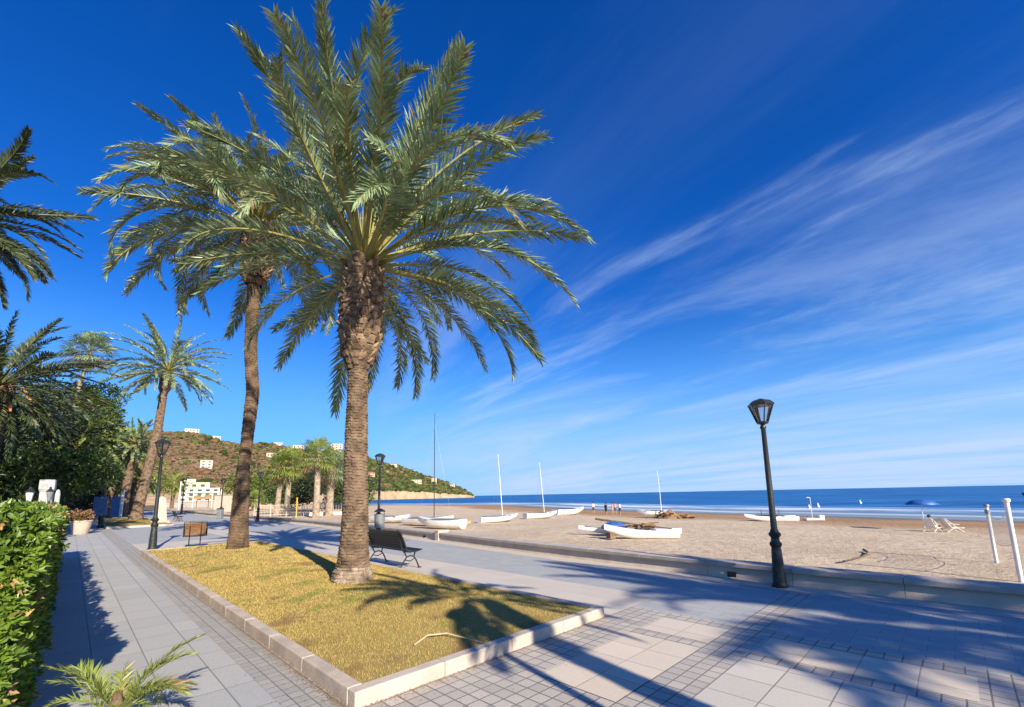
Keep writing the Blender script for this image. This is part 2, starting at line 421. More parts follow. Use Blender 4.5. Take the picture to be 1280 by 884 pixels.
cam = bpy.data.cameras.new('camera'); co = link(bpy.data.objects.new('camera', cam))
F_PX, PITCH, ROLL = 546.2, 8.74, 1.135
cam.sensor_width = 36; cam.sensor_fit = 'HORIZONTAL'; cam.lens = F_PX / 1280 * 36
cam.shift_y = (534.9 - 442) / 1280
cam.clip_start = .05; cam.clip_end = 60000
p_, r_ = R(PITCH), R(ROLL)
fw = Vector((0, math.cos(p_), math.sin(p_))); up0 = Vector((0, -math.sin(p_), math.cos(p_))); rt0 = Vector((1, 0, 0))
rt = rt0 * math.cos(r_) - up0 * math.sin(r_); up = up0 * math.cos(r_) + rt0 * math.sin(r_)
mw = Matrix((rt, up, -fw)).transposed().to_4x4(); mw.translation = (0, 0, 1.7)
co.matrix_world = mw
S.camera = co
S.view_settings.view_transform = 'Standard'; S.view_settings.look = 'None'; S.view_settings.gamma = 1; S.view_settings.exposure = 0.82
S.render.engine = 'CYCLES'
S.cycles.max_bounces = 6; S.cycles.transparent_max_bounces = 12
S.cycles.use_denoising = True

# ------------------------------------------------------------------ setting: ground, paving, beach, sea
WALL = [(-40, 9.6), (-12, 9.42), (0, 9.30), (2.4, 9.26), (4, 9.30), (6, 9.42), (9, 9.68), (14.4, 10.25), (20, 10.8), (30, 11.4), (45, 11.4), (60, 11.4), (90, 12.6)]
WALLX = WALL + [(140, 15), (220, 24), (400, 60), (900, 150)]
WU = np.array([a for a, b in WALLX], float); WV = np.array([b for a, b in WALLX], float)
def wall_v(u):
    # smooth reading of the polyline
    return sum(np.interp(np.asarray(u, float) + o, WU, WV) for o in (-1.2, -.6, 0, .6, 1.2)) / 5.0

def to_world(u, v, z):
    u, v, z = np.broadcast_arrays(np.asarray(u, float), np.asarray(v, float), np.asarray(z, float))
    return np.stack([(v - u) * K, (u + v) * K, z], -1)

def grid_faces(nr, nc):
    i = np.arange(nr - 1)[:, None] * nc + np.arange(nc - 1)[None, :]
    i = i.ravel(); return np.stack([i, i + 1, i + nc + 1, i + nc], -1)

# land sheet, from far inland to the beach wall
us = np.concatenate([np.arange(-60, 100, 2.0), np.linspace(100, 900, 30)])
vs_in = np.array([-1500, -300, -60, -10, 0.0])
V = []
for u in us:
    row = list(vs_in) + [float(wall_v(u)) + .25]
    V.append(to_world(u, np.array(row), -.03))
V = np.array(V)
g = np_obj('ground', V.reshape(-1, 3), [grid_faces(V.shape[0], V.shape[1])], M['soil']); tag(g, kind='structure')

# shoreline in world coordinates, land on its left-hand (inland) side
SH = np.array([(110, -220), (84, -60), (70, -5), (59, 22), (48.6, 42.7), (42.9, 52.4), (31.8, 68.8), (19, 92), (8, 120), (-.5, 147.7), (-27, 184), (-72, 207),
               (-110, 240), (-152, 320), (-200, 440), (-245, 600), (-275, 720), (-285, 800), (-262, 850), (-205, 880), (-150, 896), (-105, 905), (-84, 914), (-80, 930), (-100, 960), (-200, 1080)], float)
def shore_dist(P):
    best = np.full(len(P), 1e9); sgn = np.ones(len(P))
    for a, b in zip(SH[:-1], SH[1:]):
        ab = b - a; tt = np.clip(((P - a) @ ab) / (ab @ ab), 0, 1)
        q = a + tt[:, None] * ab; dd = np.linalg.norm(P - q, axis=1)
        cr = ab[0] * (P[:, 1] - a[1]) - ab[1] * (P[:, 0] - a[0])
        upd = dd < best - 1e-9
        best = np.where(upd, dd, best); sgn = np.where(upd, np.sign(cr), sgn)
    return best * sgn
SEA_Z = -1.75
def beach_z(dist):
    up_ = np.clip(dist / 50.0, 0, 1); up_ = up_ ** .8
    return np.where(dist > 0, SEA_Z + .75 * up_, SEA_Z + dist * .03)
bu = np.concatenate([np.arange(-60, 60, 1.5), np.arange(60, 160, 4), np.arange(160, 1000, 12)])
so_ = np.concatenate([np.arange(0, 20, 1.0), np.arange(20, 90, 2.5), np.arange(90, 800, 12)])
UU, SS = np.meshgrid(bu, so_, indexing='ij')
VV = wall_v(bu)[:, None] + .2 + SS
PW = to_world(UU, VV, 0).reshape(-1, 3)
dist = shore_dist(PW[:, :2])
z = beach_z(dist)
nn = rng.normal(0, 1, (len(bu), len(so_)))
nn = (nn + np.roll(nn, 1, 0) + np.roll(nn, 1, 1) + np.roll(nn, -1, 0) + np.roll(nn, -1, 1)) / 5
z = z + np.where(dist > 12, nn.ravel() * .045, 0)
PW[:, 2] = np.maximum(z, -4)
bo = np_obj('beach', PW, [grid_faces(len(bu), len(so_))], M['sand'], smooth=True, uv=np.stack([dist, UU.ravel()], -1)); tag(bo, kind='structure')
def sand_at(x, y): return float(beach_z(shore_dist(np.array([[x, y]], float)))[0])

ring = []
for r in (0, 400, 2000, 8000, 25000):
    for k in range(48):
        a = 2 * math.pi * k / 48; ring.append((r * math.cos(a) - 0, r * math.sin(a) + 200, SEA_Z))
fc = []
for i in range(4):
    for k in range(48):
        k2 = (k + 1) % 48; fc.append((i * 48 + k, (i + 1) * 48 + k, (i + 1) * 48 + k2, i * 48 + k2))
sea = np_obj('sea', np.array(ring), [np.array(fc)], M['sea']); tag(sea, kind='structure')

# foam and shallow water along the waterline
pts = []
for a, b in zip(SH[1:18], SH[2:19]):
    n = max(2, int(np.linalg.norm(b - a) / 5)); pts += [a + (b - a) * k / n for k in range(n)]
pts = np.array(pts)
for _ in range(6): pts[1:-1] = (pts[:-2] + pts[1:-1] * 2 + pts[2:]) / 4
tg = np.gradient(pts, axis=0); tg /= np.linalg.norm(tg, axis=1)[:, None]
nr_ = np.stack([tg[:, 1], -tg[:, 0]], -1)
ln = np.concatenate([[0], np.cumsum(np.linalg.norm(np.diff(pts, axis=0), axis=1))])
offs = np.array([-4, -1, 2, 6, 10, 14, 18, 22, 26, 30, 36.0])
wave = .0 + .28 * np.exp(-((offs - 19) / 4) ** 2) + .10 * np.exp(-((offs - 6) / 2) ** 2)
SV = []; SUV = []
for k in range(len(pts)):
    amp = .6 + .4 * math.sin(ln[k] * .09) * math.sin(ln[k] * .031 + 1)
    for j, o in enumerate(offs):
        q = pts[k] + nr_[k] * o
        SV.append((q[0], q[1], SEA_Z + .012 + wave[j] * amp)); SUV.append((ln[k], o))
sf = np_obj('surf', np.array(SV), [grid_faces(len(pts), len(offs))[:, ::-1]], M['surf'], smooth=True, uv=np.array(SUV)); tag(sf, kind='structure')

def sheet(name, u0, u1, v0, v1, z, m, nu=1):
    uu = np.linspace(u0, u1, nu + 1)
    lo = v0(uu) if callable(v0) else np.full(nu + 1, v0); hi = v1(uu) if callable(v1) else np.full(nu + 1, v1)
    P = np.concatenate([to_world(uu, lo, z), to_world(uu, hi, z)])
    UV = np.concatenate([np.stack([uu, lo], -1), np.stack([uu, hi], -1)])
    i = np.arange(nu); F = np.stack([i + 1, i, i + nu + 1, i + nu + 2], -1)
    o = np_obj(name, P, [F], m, uv=UV); return tag(o, kind='structure')
PU0, PU1 = -16.0, 3.65, 
sheet('pavement', -40, 110, 1.4, lambda u: wall_v(u) + .1, 0, M['pave_blue'], 150)
sheet('path', -40, 110, -1.2, 1.40, 0, M['path_slab'])
sheet('path_border', -40, 110, 1.40, 1.90, .004, M['path_cobble'])
sheet('paving_strip', 3.66, 60, 5.35, 7.0, .004, M['strip_pale'])
sheet('paving_strip', -40, 60, lambda u: wall_v(u) - .52, lambda u: wall_v(u) + .05, .004, M['strip_pale'], 100)
sheet('slab_band', 19.2, 24.0, 1.9, 5.35, .004, M['strip_pale'])
# the chequer of slabs and small setts in front of the planter
sheet('sett_paving', -40, 3.655, 1.9, 6.16, .004, M['cobble_dark'])
for u0 in (2.18, -2.52, -7.2):
    sheet('slab_panel', u0, u0 + .86, 3.31, 5.03, .008, M['slab_pale'])
    sheet('slab_panel', u0, u0 + .86, 5.24, 5.90, .008, M['slab_pale'])
for u0, u1 in ((.07, 1.75), (-3.93, -2.95), (-8, -7.6)):
    sheet('slab_panel', u0, u1, 3.12, 5.03, .008, M['slab_grey'])
    sheet('slab_panel', u0, u1, 5.24, 5.90, .008, M['slab_pale'])
sheet('slab_panel', -2.2, -.4, 3.12, 5.9, .008, M['slab_grey'])
sheet('sett_band', 1.75, 2.18, 6.16, lambda u: wall_v(u) - .6, .004, M['cobble_dark'])

# ------------------------------------------------------------------ planters with turf
def turf_h(u, v, u0, u1, v0, v1):
    eu = np.clip(np.minimum(u - u0, u1 - u) / 1.6, 0, 1); ev = np.clip(np.minimum(v - v0, v1 - v) / 1.4, 0, 1)
    sm = lambda x: x * x * (3 - 2 * x)
    rip = .012 * np.sin(u * 2.1 + v) * np.sin(v * 2.7 - u * .6) + .010 * np.sin(u * 5.3) * np.sin(v * 4.7 + 1)
    return .115 + .125 * sm(eu) * sm(ev) + rip * np.minimum(eu, ev)

def planter(u0, u1, v0, v1, nb, near):
    k = .13
    pl = thing('kerb_edging', 'low stone kerb around the near yellowed lawn with two palms' if near else 'low stone kerb around the far lawn strip beyond the cross paving', 'kerb', W(u0, (v0 + v1) / 2))
    inv = pl.matrix_basis.inverted()
    def stones(ax, a0, a1, fixed, m, step=1.0):
        n = max(1, round((a1 - a0) / step)); mb = MB()
        for i in range(n):
            b0 = a0 + (a1 - a0) * i / n + .003; b1 = a0 + (a1 - a0) * (i + 1) / n - .003
            dz = random.uniform(-.004, .004)
            c = ((b0 + b1) / 2, fixed) if ax == 'u' else (fixed, (b0 + b1) / 2)
            dim = (b1 - b0, k, .155 + dz) if ax == 'u' else (k, b1 - b0, .155 + dz)
            wpos = W(c[0], c[1], .0575)
            mb.box(inv @ wpos, dim, ZR, taper=1)
        return mb.build('kerb_stone', m, pl, bevel=.012)
    stones('v', v0, v1, u0 + k / 2, M['kerb_pale'], .9)
    stones('u', u0 + k, u1 - k, v0 + k / 2, M['kerb'])
    stones('u', u0 + k, u1 - k, v1 - k / 2, M['kerb_pale'])
    stones('v', v0, v1, u1 - k / 2, M['kerb_pale'], .9)
    iu0, iu1, iv0, iv1 = u0 + k, u1 - k, v0 + k, v1 - k
    nu = int((iu1 - iu0) / .2); nv = int((iv1 - iv0) / .15)
    A, B = np.meshgrid(np.linspace(iu0, iu1, nu), np.linspace(iv0, iv1, nv), indexing='ij')
    P = to_world(A, B, turf_h(A, B, iu0, iu1, iv0, iv1)).reshape(-1, 3)
    tag(np_obj('lawn', P, [grid_faces(nu, nv)[:, ::-1]], M['turf'], smooth=True), kind='structure')
    # blades, denser where they are close to the viewer
    un = rng.random(nb * 3); vn = rng.random(nb * 3)
    a = iu0 + (iu1 - iu0) * un; b = iv0 + (iv1 - iv0) * vn
    if near:
        keep = rng.random(nb * 3) < np.clip(1.15 - (a - iu0) / 11, .18, 1); a, b = a[keep][:nb], b[keep][:nb]
    else: a, b = a[:nb], b[:nb]
    n = len(a); h = turf_h(a, b, iu0, iu1, iv0, iv1)
    base = to_world(a, b, h - .006)
    sc = (1.0 + np.clip((a - iu0) / 9, 0, 1.6)) if near else np.full(n, 2.5)
    L = rng.uniform(.014, .036, n) * (1 + .25 * (sc - 1)); wd = rng.uniform(.0016, .0034, n) * sc
    an = rng.uniform(0, 2 * math.pi, n); le = rng.uniform(.15, 1.15, n)
    side = np.stack([np.cos(an), np.sin(an), np.zeros(n)], -1) * wd[:, None]
    a2 = an + math.pi / 2 + rng.normal(0, .4, n)
    tip = base + np.stack([np.cos(a2) * L * np.sin(le), np.sin(a2) * L * np.sin(le), L * np.cos(le)], -1)
    V = np.stack([base - side, base + side, tip], 1).reshape(-1, 3)
    tag(np_obj('dry_grass', V, [np.arange(n * 3).reshape(-1, 3)], M['blade']), 'short yellowed grass of the near lawn' if near else 'short grass of the far lawn strip', 'grass', kind='stuff')
    return lambda u, v: float(turf_h(np.array(u, float), np.array(v, float), iu0, iu1, iv0, iv1))
TH1 = planter(3.65, 19.3, 1.78, 5.40, 210000, True)
TH2 = planter(40.0, 62.0, 1.78, 5.40, 9000, False)

# dry clippings and sand blown against the kerb
def clippings(n, u_, v_, label, seed):
    r = np.random.default_rng(seed); a = u_(r, n); b = v_(r, n)
    c_ = to_world(a, b, .009 + r.uniform(0, .006, n)); an = r.uniform(0, 6.28, n); L = r.uniform(.008, .035, n); w_ = r.uniform(.0012, .0032, n)
    dx = np.stack([np.cos(an), np.sin(an), r.normal(0, .12, n)], -1) * L[:, None]; sd = np.stack([-np.sin(an), np.cos(an), np.zeros(n)], -1) * w_[:, None]
    V = np.stack([c_ - sd, c_ + sd, c_ + dx], 1).reshape(-1, 3)
    tag(np_obj('dry_clippings', V, [np.arange(n * 3).reshape(-1, 3)], M['dry']), label, 'clippings', kind='stuff')
clippings(7000, lambda r, n: 3.7 + 15.5 * r.random(n) ** 1.3, lambda r, n: 1.775 - np.abs(r.normal(0, .05, n)) * (1 + (r.random(n) < .15) * 4), 'dry clippings lying along the path side of the kerb', 1)
clippings(1500, lambda r, n: 3.645 - np.abs(r.normal(0, .06, n)) * (1 + (r.random(n) < .2) * 6), lambda r, n: 1.8 + 3.6 * r.random(n), 'dry clippings lying along the front of the kerb', 2)
clippings(700, lambda r, n: r.uniform(-1, 9, n), lambda r, n: r.uniform(1.9, 9, n), 'stray dry leaf bits scattered over the paving', 3)

# bare twig on the lawn
mb = MB()
q = [W(4.22, 2.70, TH1(4.22, 2.70) + .03), W(4.30, 2.92, TH1(4.3, 2.92) + .05), W(4.22, 3.12, TH1(4.22, 3.12) + .045), W(4.0, 3.2, TH1(4, 3.2) + .04), W(3.78, 3.28, .14)]
mb.tube(q, [.007, .008, .008, .006, .004], 6)
o = mb.build('fallen_twig', mat('pale_twig', (.60, .46, .30), (.5, .37, .24), .8, 10), smooth=True); tag(o, 'thin pale bent twig lying on the near lawn by the front kerb', 'twig')

# ------------------------------------------------------------------ beach wall
def wall_piece(u0, u1, label, drains):
    t0 = thing('beach_wall', label, 'wall', W(u0, float(wall_v(u0))))
    inv = t0.matrix_basis.inverted()
    n = int((u1 - u0) / .75)
    def run(za, zb, fa, fb, seg, batter=0.0):
        mb = MB(); st = max(1, seg)
        uu = np.linspace(u0, u1, n + 1)
        for i in range(0, n, st):
            a, b = uu[i], uu[min(i + st, n)]
            g_ = .003
            va, vb = float(wall_v(a)), float(wall_v(b))
            fa0 = fa - batter
            P = [W(a + g_, va + fa0, za), W(b - g_, vb + fa0, za), W(b - g_, vb + fb, za), W(a + g_, va + fb, za),
                 W(a + g_, va + fa, zb), W(b - g_, vb + fa, zb), W(b - g_, vb + fb, zb), W(a + g_, va + fb, zb)]
            mb.add([inv @ p for p in P], [(0, 1, 2, 3), (7, 6, 5, 4), (4, 5, 1, 0), (5, 6, 2, 1), (6, 7, 3, 2), (7, 4, 0, 3)])
        return mb
    run(-.02, .215, .085, .44, 2, .095).build('wall_face', M['wall'], t0)
    run(-2.6, -.02, .09, .44, 2).build('footing', M['wall'], t0)
    run(.215, .30, -.02, .47, 2).build('coping', M['coping'], t0, bevel=.012)
    for du in drains:
        va = float(wall_v(du)); mb = MB()
        mb.box(inv @ W(du, va + .03, .075), (.16, .03, .10), ZR)
        mb.build('drain_hole', M['black'], t0)
    return t0
wall_piece(-34, 14.35, 'low stone wall with overhanging coping beside the black lamp post, edging the beach', (3.3,))
wall_piece(14.62, 88, 'long low stone wall farther along the promenade, behind the bench and litter bin', (15.6,))
mb = MB(); mb.box((0, 0, .16), (.22, .50, .36)); mb.box((0, 0, .365), (.26, .54, .05))
va = float(wall_v(14.48)); o = mb.build('wall_pier', M['kerb_pale'], bevel=.01); o.location = W(14.48, va + .2, 0); o.rotation_euler.z = ZR
tag(o, 'pale square stone pier closing the gap between the two stretches of beach wall', 'pier')

# ------------------------------------------------------------------ palms
def frond_mesh(name, L, th0, bend, nl, ll, lw, mats, seed, vee=30, sway=.0, tube=True, drybits=0.0, start=.22):
    r = np.random.default_rng(seed)
    N = 22; s = np.linspace(0, 1, N); th = R(th0) - R(bend) * s ** 1.5
    ds = L / (N - 1)
    x = np.concatenate([[0], np.cumsum(np.cos((th[1:] + th[:-1]) / 2) * ds)]); zz = np.concatenate([[0], np.cumsum(np.sin((th[1:] + th[:-1]) / 2) * ds)])
    y = sway * L * s ** 2
    V = []; Fq = []; Ft = []
    # rachis, a flattened three-sided rod
    T = np.stack([np.cos(th), 2 * sway * s, np.sin(th)], -1); T /= np.linalg.norm(T, axis=1)[:, None]
    B = np.tile([0., 1., 0.], (N, 1)); B -= T * (T * B).sum(1)[:, None]; B /= np.linalg.norm(B, axis=1)[:, None]
    Nn = np.cross(T, B); Nn = np.where(Nn[:, 2:3] < 0, -Nn, Nn) if th0 < 80 else np.cross(T, B) * -1
    P = np.stack([x, y, zz], -1)
    rad = (.034 * (1 - s) ** .8 + .004) * L / 5 + .03 * np.exp(-s * 12) * L / 5
    ringv = np.stack([P + B * rad[:, None] * 1.2, P - B * rad[:, None] * 1.2, P - Nn * rad[:, None]], 1).reshape(-1, 3)
    for i in range(N - 1):
        for k in range(3):
            k2 = (k + 1) % 3; Fq.append((i * 3 + k, i * 3 + k2, i * 3 + 3 + k2, i * 3 + 3 + k))
    nq0 = len(Fq)
    sl_ = np.linspace(start, .995, nl); sl_ = np.repeat(sl_, 2); sd = np.tile([1., -1.], nl)
    n = len(sl_); sl_ = np.clip(sl_ + r.normal(0, .004, n), start, 1)
    ip = lambda A: np.stack([np.interp(sl_, s, A[:, k]) for k in range(3)], -1)
    p0, t0, b0, n0 = ip(P), ip(T), ip(B), ip(Nn)
    al = R(62) - R(38) * sl_ + r.normal(0, R(6), n)
    ve = R(vee) + r.normal(0, R(14), n) - R(10) * sl_
    dirv = t0 * np.cos(al)[:, None] + (b0 * (sd * np.cos(ve))[:, None] + n0 * np.sin(ve)[:, None]) * np.sin(al)[:, None]
    prof = np.interp(sl_, [0, .12, .3, .6, .85, 1], [.25, .45, .95, 1.0, .72, .45]) * r.uniform(.82, 1.12, n)
    prof = np.where(sl_ < start + .05, prof * .7, prof)
    ln_ = ll * prof
    wdir = np.cross(dirv, n0); wdir /= np.maximum(np.linalg.norm(wdir, axis=1), 1e-6)[:, None]
    tw = r.normal(0, .5, n); nn_ = np.cross(wdir, dirv)
    wdir = wdir * np.cos(tw)[:, None] + nn_ * np.sin(tw)[:, None]
    wd = lw * (.7 + .3 * prof)
    mid = p0 + dirv * (ln_ * .45)[:, None]
    tip = p0 + dirv * ln_[:, None]; tip[:, 2] -= ln_ * r.uniform(.02, .22, n)
    mid[:, 2] -= ln_ * .01
    lv = np.stack([p0 - wdir * (wd * .3)[:, None], p0 + wdir * (wd * .3)[:, None], mid + wdir * (wd * .5)[:, None], mid - wdir * (wd * .5)[:, None], tip], 1).reshape(-1, 3)
    b_ = len(ringv) + np.arange(n) * 5
    q = np.stack([b_, b_ + 1, b_ + 2, b_ + 3], -1); tr = np.stack([b_ + 3, b_ + 2, b_ + 4], -1)
    dry = r.random(n) < np.where(sl_ > .75, drybits * 2, drybits * .4)
    mi = np.concatenate([np.zeros(nq0, int), np.where(dry, 2, 1), np.where(dry, 2, 1)])
    return np.concatenate([ringv, lv]), [np.concatenate([np.array(Fq), q]), tr], mi, mats

def palm_trunk(name, pts, prof, parent, m, sp=.085, nseg=56, amp=.022, seed=1, res=3, ncol=11):
    """pts: axis points from ground up; prof: [(height fraction, radius)]"""
    r = np.random.default_rng(seed)
    pts = np.array(pts, float); seg = np.concatenate([[0], np.cumsum(np.linalg.norm(np.diff(pts, axis=0), axis=1))]); H = seg[-1]
    nr = max(8, int(H / sp * res)); hs_ = np.linspace(0, H, nr)
    ax = np.stack([np.interp(hs_, seg, pts[:, k]) for k in range(3)], -1)
    th = np.linspace(0, 2 * math.pi, nseg, endpoint=False)
    fr, rr = zip(*prof); rad = np.interp(hs_ / H, fr, rr)
    ph = hs_[:, None] / sp + 2 * th[None, :] / (2 * math.pi)
    row = np.floor(ph); saw = ph - row
    hr = np.sin(row * 91.17) * 4758.31; hr = hr - np.floor(hr)
    colp = th[None, :] / (2 * math.pi) * ncol + hr; cf = np.abs(2 * (colp - np.floor(colp)) - 1)
    hsh = np.sin(row * 12.9898 + np.floor(colp) * 78.233) * 43758.5453; hsh = hsh - np.floor(hsh)
    bmp = (1 - saw) ** .8 * (1 - cf ** 3) * (.45 + .8 * hsh)
    big = .5 * np.sin(th[None, :] * 2 + hs_[:, None] * .9) + .5 * np.sin(th[None, :] * 3 - hs_[:, None] * 2.3)
    RR = rad[:, None] * (1 + .02 * big) + amp * bmp + r.normal(0, amp * .12, (nr, nseg))
    V = np.stack([ax[:, 0:1] + RR * np.cos(th), ax[:, 1:2] + RR * np.sin(th), np.broadcast_to(ax[:, 2:3], RR.shape)], -1).reshape(-1, 3)
    i = np.arange(nr - 1)[:, None] * nseg; k = np.arange(nseg)[None, :]; k2 = (k + 1) % nseg
    F = np.stack([(i + k), (i + k2), (i + nseg + k2), (i + nseg + k)], -1).reshape(-1, 4)
    cap = np.array([[(nr - 1) * nseg + k_ for k_ in range(nseg)]])
    return np_obj(name, V, [F, cap], m, parent)

def stub_mesh(z0, z1, r0, n, L, seed, sc=1.0, up_=.9):
    r = np.random.default_rng(seed); mb = MB()
    for k in range(n):
        f = (k + .5) / n; z = z0 + (z1 - z0) * f; a = k * 2.39996 + r.normal(0, .1)
        rad = r0(f); out = Vector((math.cos(a), math.sin(a), 0)); tl = up_ + r.normal(0, .15)
        dr = (out * math.cos(tl) + Vector((0, 0, 1)) * math.sin(tl)).normalized(); sd = Vector((-math.sin(a), math.cos(a), 0))
        nn_ = dr.cross(sd)
        wv = .085 * sc * r.uniform(.8, 1.2); th = .03 * sc; l = L * r.uniform(.6, 1.25)
        c = out * (rad - .04 * sc) + Vector((0, 0, z))
        vs = []
        for dd, ww, tt in ((0, wv, th), (l * .55, wv * .75, th * .8), (l, wv * .5, th * .45)):
            for a_, b_ in ((-1, -1), (1, -1), (1, 1), (-1, 1)): vs.append(c + dr * dd + sd * (a_ * ww) + nn_ * (b_ * tt))
        fs = [(8, 9, 10, 11)]
        for i in (0, 4):
            for j in range(4): j2 = (j + 1) % 4; fs.append((i + j, i + j2, i + 4 + j2, i + 4 + j))
        mb.add(vs, fs)
    return mb

FROND_MATS = [M['rachis'], M['frond'], M['dry']]
_fcache = {}
def frond_lib(key, L, nl, ll, lw, mats, drybits=.02, bk=1.0):
    """classes of fronds by starting elevation, three meshes each"""
    if key in _fcache: return _fcache[key]
    lib = {}
    for ei, (e, b, lf) in enumerate(((84, 22, .92), (74, 38, 1.0), (62, 52, 1.04), (48, 60, 1.05), (34, 62, 1.02), (18, 60, .98), (2, 52, .92), (-18, 44, .85), (-40, 30, .8))):
        lib[e] = [frond_mesh('frond', L * lf, e, b * f_ * bk, nl, ll, lw, mats, 100 * ei + k + 7, vee=26 + 6 * k, sway=sw, drybits=drybits) for k, (f_, sw) in enumerate(((.85, .03), (1.08, -.05), (1.3, .07)))]
    _fcache[key] = lib; return lib

def frond_plan(n, seed, lo=-40, hi=86, power=.8):
    r = np.random.default_rng(seed); out = []
    for k in range(n):
        f = (k + .5) / n
        e = hi - (hi - lo) * f ** power + r.normal(0, 4)
        out.append((e, k * 2.39996 + r.normal(0, .12), r.uniform(.84, 1.12), r.normal(0, .42), int(r.integers(0, 3))))
    return out

def clear_front(plan, az0):
    # the gardeners have cut the lowest fronds on the side of the walk
    out = []
    for (e, az, sc, roll, var) in plan:
        dd = abs((az - az0 + math.pi) % (2 * math.pi) - math.pi)
        if e < 14 and dd < R(62): e = e + 34
        out.append((e, az, sc, roll, var))
    return out

def shorten(plan, az0, front, side_az, side):
    out = []
    for (e, az, sc, roll, var) in plan:
        k = 1 - front * max(0.0, math.cos(az - az0)) - side * max(0.0, math.cos(az - side_az)) ** 2
        out.append((e, az, sc * k, roll, var))
    return out

def thin_left(plan):
    # fewer fronds where the crown has been cut back on its inland side
    return [p_ for k, p_ in enumerate(plan) if not (R(150) < p_[1] % (2 * math.pi) < R(262) and -12 < p_[0] < 56 and k % 3 != 0)]

def pick(lib, e): return min(lib, key=lambda q: abs(q - e))

def frond_objs(crown, lib, plan, rad=.16, rise=.25):
    """each frond a sub-part of the crown; the meshes are shared"""
    ms = {}
    for (e, az, sc, roll, var) in plan:
        ke = pick(lib, e)
        if (ke, var) not in ms:
            v, f, mi, mats = lib[ke][var]; ms[(ke, var)] = np_mesh('frond', v, f, mats, midx=mi)
        o = link(bpy.data.objects.new('frond', ms[(ke, var)]), crown)
        tilt = R(e - ke)
        rot = Matrix.Rotation(az, 4, 'Z') @ Matrix.Rotation(-tilt, 4, 'Y') @ Matrix.Rotation(roll, 4, 'X')
        zz = rise * (e + 40) / 126
        o.matrix_basis = Matrix.Translation((math.cos(az) * rad * math.cos(R(e)), math.sin(az) * rad * math.cos(R(e)), zz)) @ rot @ Matrix.Scale(sc, 4)

def crown_joined(name, lib, plan, parent, loc, mats, rad=.12, rise=.2):
    """one mesh for a crown that is small in the picture"""
    VV_, F4, F3, M4, M3 = [], [], [], [], []; b = 0
    for (e, az, sc, roll, var) in plan:
        ke = pick(lib, e); v, f, mi, _ = lib[ke][var]
        rot = Matrix.Rotation(az, 3, 'Z') @ Matrix.Rotation(-R(e - ke), 3, 'Y') @ Matrix.Rotation(roll, 3, 'X')
        off = np.array([math.cos(az) * rad * math.cos(R(e)), math.sin(az) * rad * math.cos(R(e)), rise * (e + 40) / 126])
        VV_.append(v @ np.array(rot).T * sc + off)
        F4.append(f[0] + b); F3.append(f[1] + b); M4.append(mi[:len(f[0])]); M3.append(mi[len(f[0]):]); b += len(v)
    o = np_obj(name, np.concatenate(VV_), [np.concatenate(F4), np.concatenate(F3)], mats, parent, midx=np.concatenate(M4 + M3))
    o.location = loc; return o

def crown_core(parent, loc, r, h, m=None):
    mb = MB(); mb.lathe([(r, -.1), (r * 1.08, h * .3), (r * .7, h * .7), (r * .3, h)], 18)
    # young spear leaves standing in the middle
    for k in range(9):
        a = k * 2.4; q = Vector((math.cos(a), math.sin(a), 0)) * r * .25
        mb.tube([q + Vector((0, 0, h * .5)), q * 1.8 + Vector((0, 0, h * 1.6)), q * 3 + Vector((0, 0, h * 2.8))], [.03, .02, .004], 5)
    o = mb.build('crown', m or M['rachis'], parent, smooth=True); o.location = loc; return o

# the near palm
b = W(7.9, 3.74); z0 = TH1(7.9, 3.74) - .05
p1 = thing('palm_tree', 'nearest date palm with a thick stubbly neck, left of the park bench', 'palm tree', (b.x, b.y, z0))
topz = 6.25 - z0
palm_trunk('trunk', [(0, 0, 0), (.01, .0, 1.2), (-.03, .02, 2.6), (-.04, .03, 4.05)], [(0, .34), (.03, .32), (.07, .28), (.16, .24), (.35, .212), (.7, .192), (.93, .172), (1, .17)], p1, M['trunk'], .056, 72, .024, 1, 3, 9)
nk = palm_trunk('neck', [(-.04, .03, 3.98), (-.03, .03, 5.0), (-.01, .04, topz + .12)], [(0, .18), (.06, .23), (.14, .32), (.35, .37), (.75, .39), (.93, .36), (1, .29)], p1, M['trunk'], .13, 60, .045, 4, 4, 9)
stub_mesh(4.12, topz + .1, lambda f: .22 + .155 * min(1, f * 5) - .06 * max(0, f - .85) / .15, 230, .14, 5).build('leaf_bases', M['stub'], p1)
palm_trunk('root_flare', [(0, 0, -.05), (0, 0, .12), (.0, 0, .30)], [(0, .37), (.45, .345), (.8, .31), (1, .275)], p1, M['trunk_pale'], .07, 64, .035, 9, 4, 26)
cr = crown_core(p1, (-.01, .04, topz), .30, .5)
frond_objs(cr, frond_lib('near', 4.45, 112, .52, .034, FROND_MATS, .025, 1.15), thin_left(shorten(clear_front(frond_plan(84, 11, -17, 89, .74), R(-70)), R(-80), .06, R(190), .24)), .22, .30)

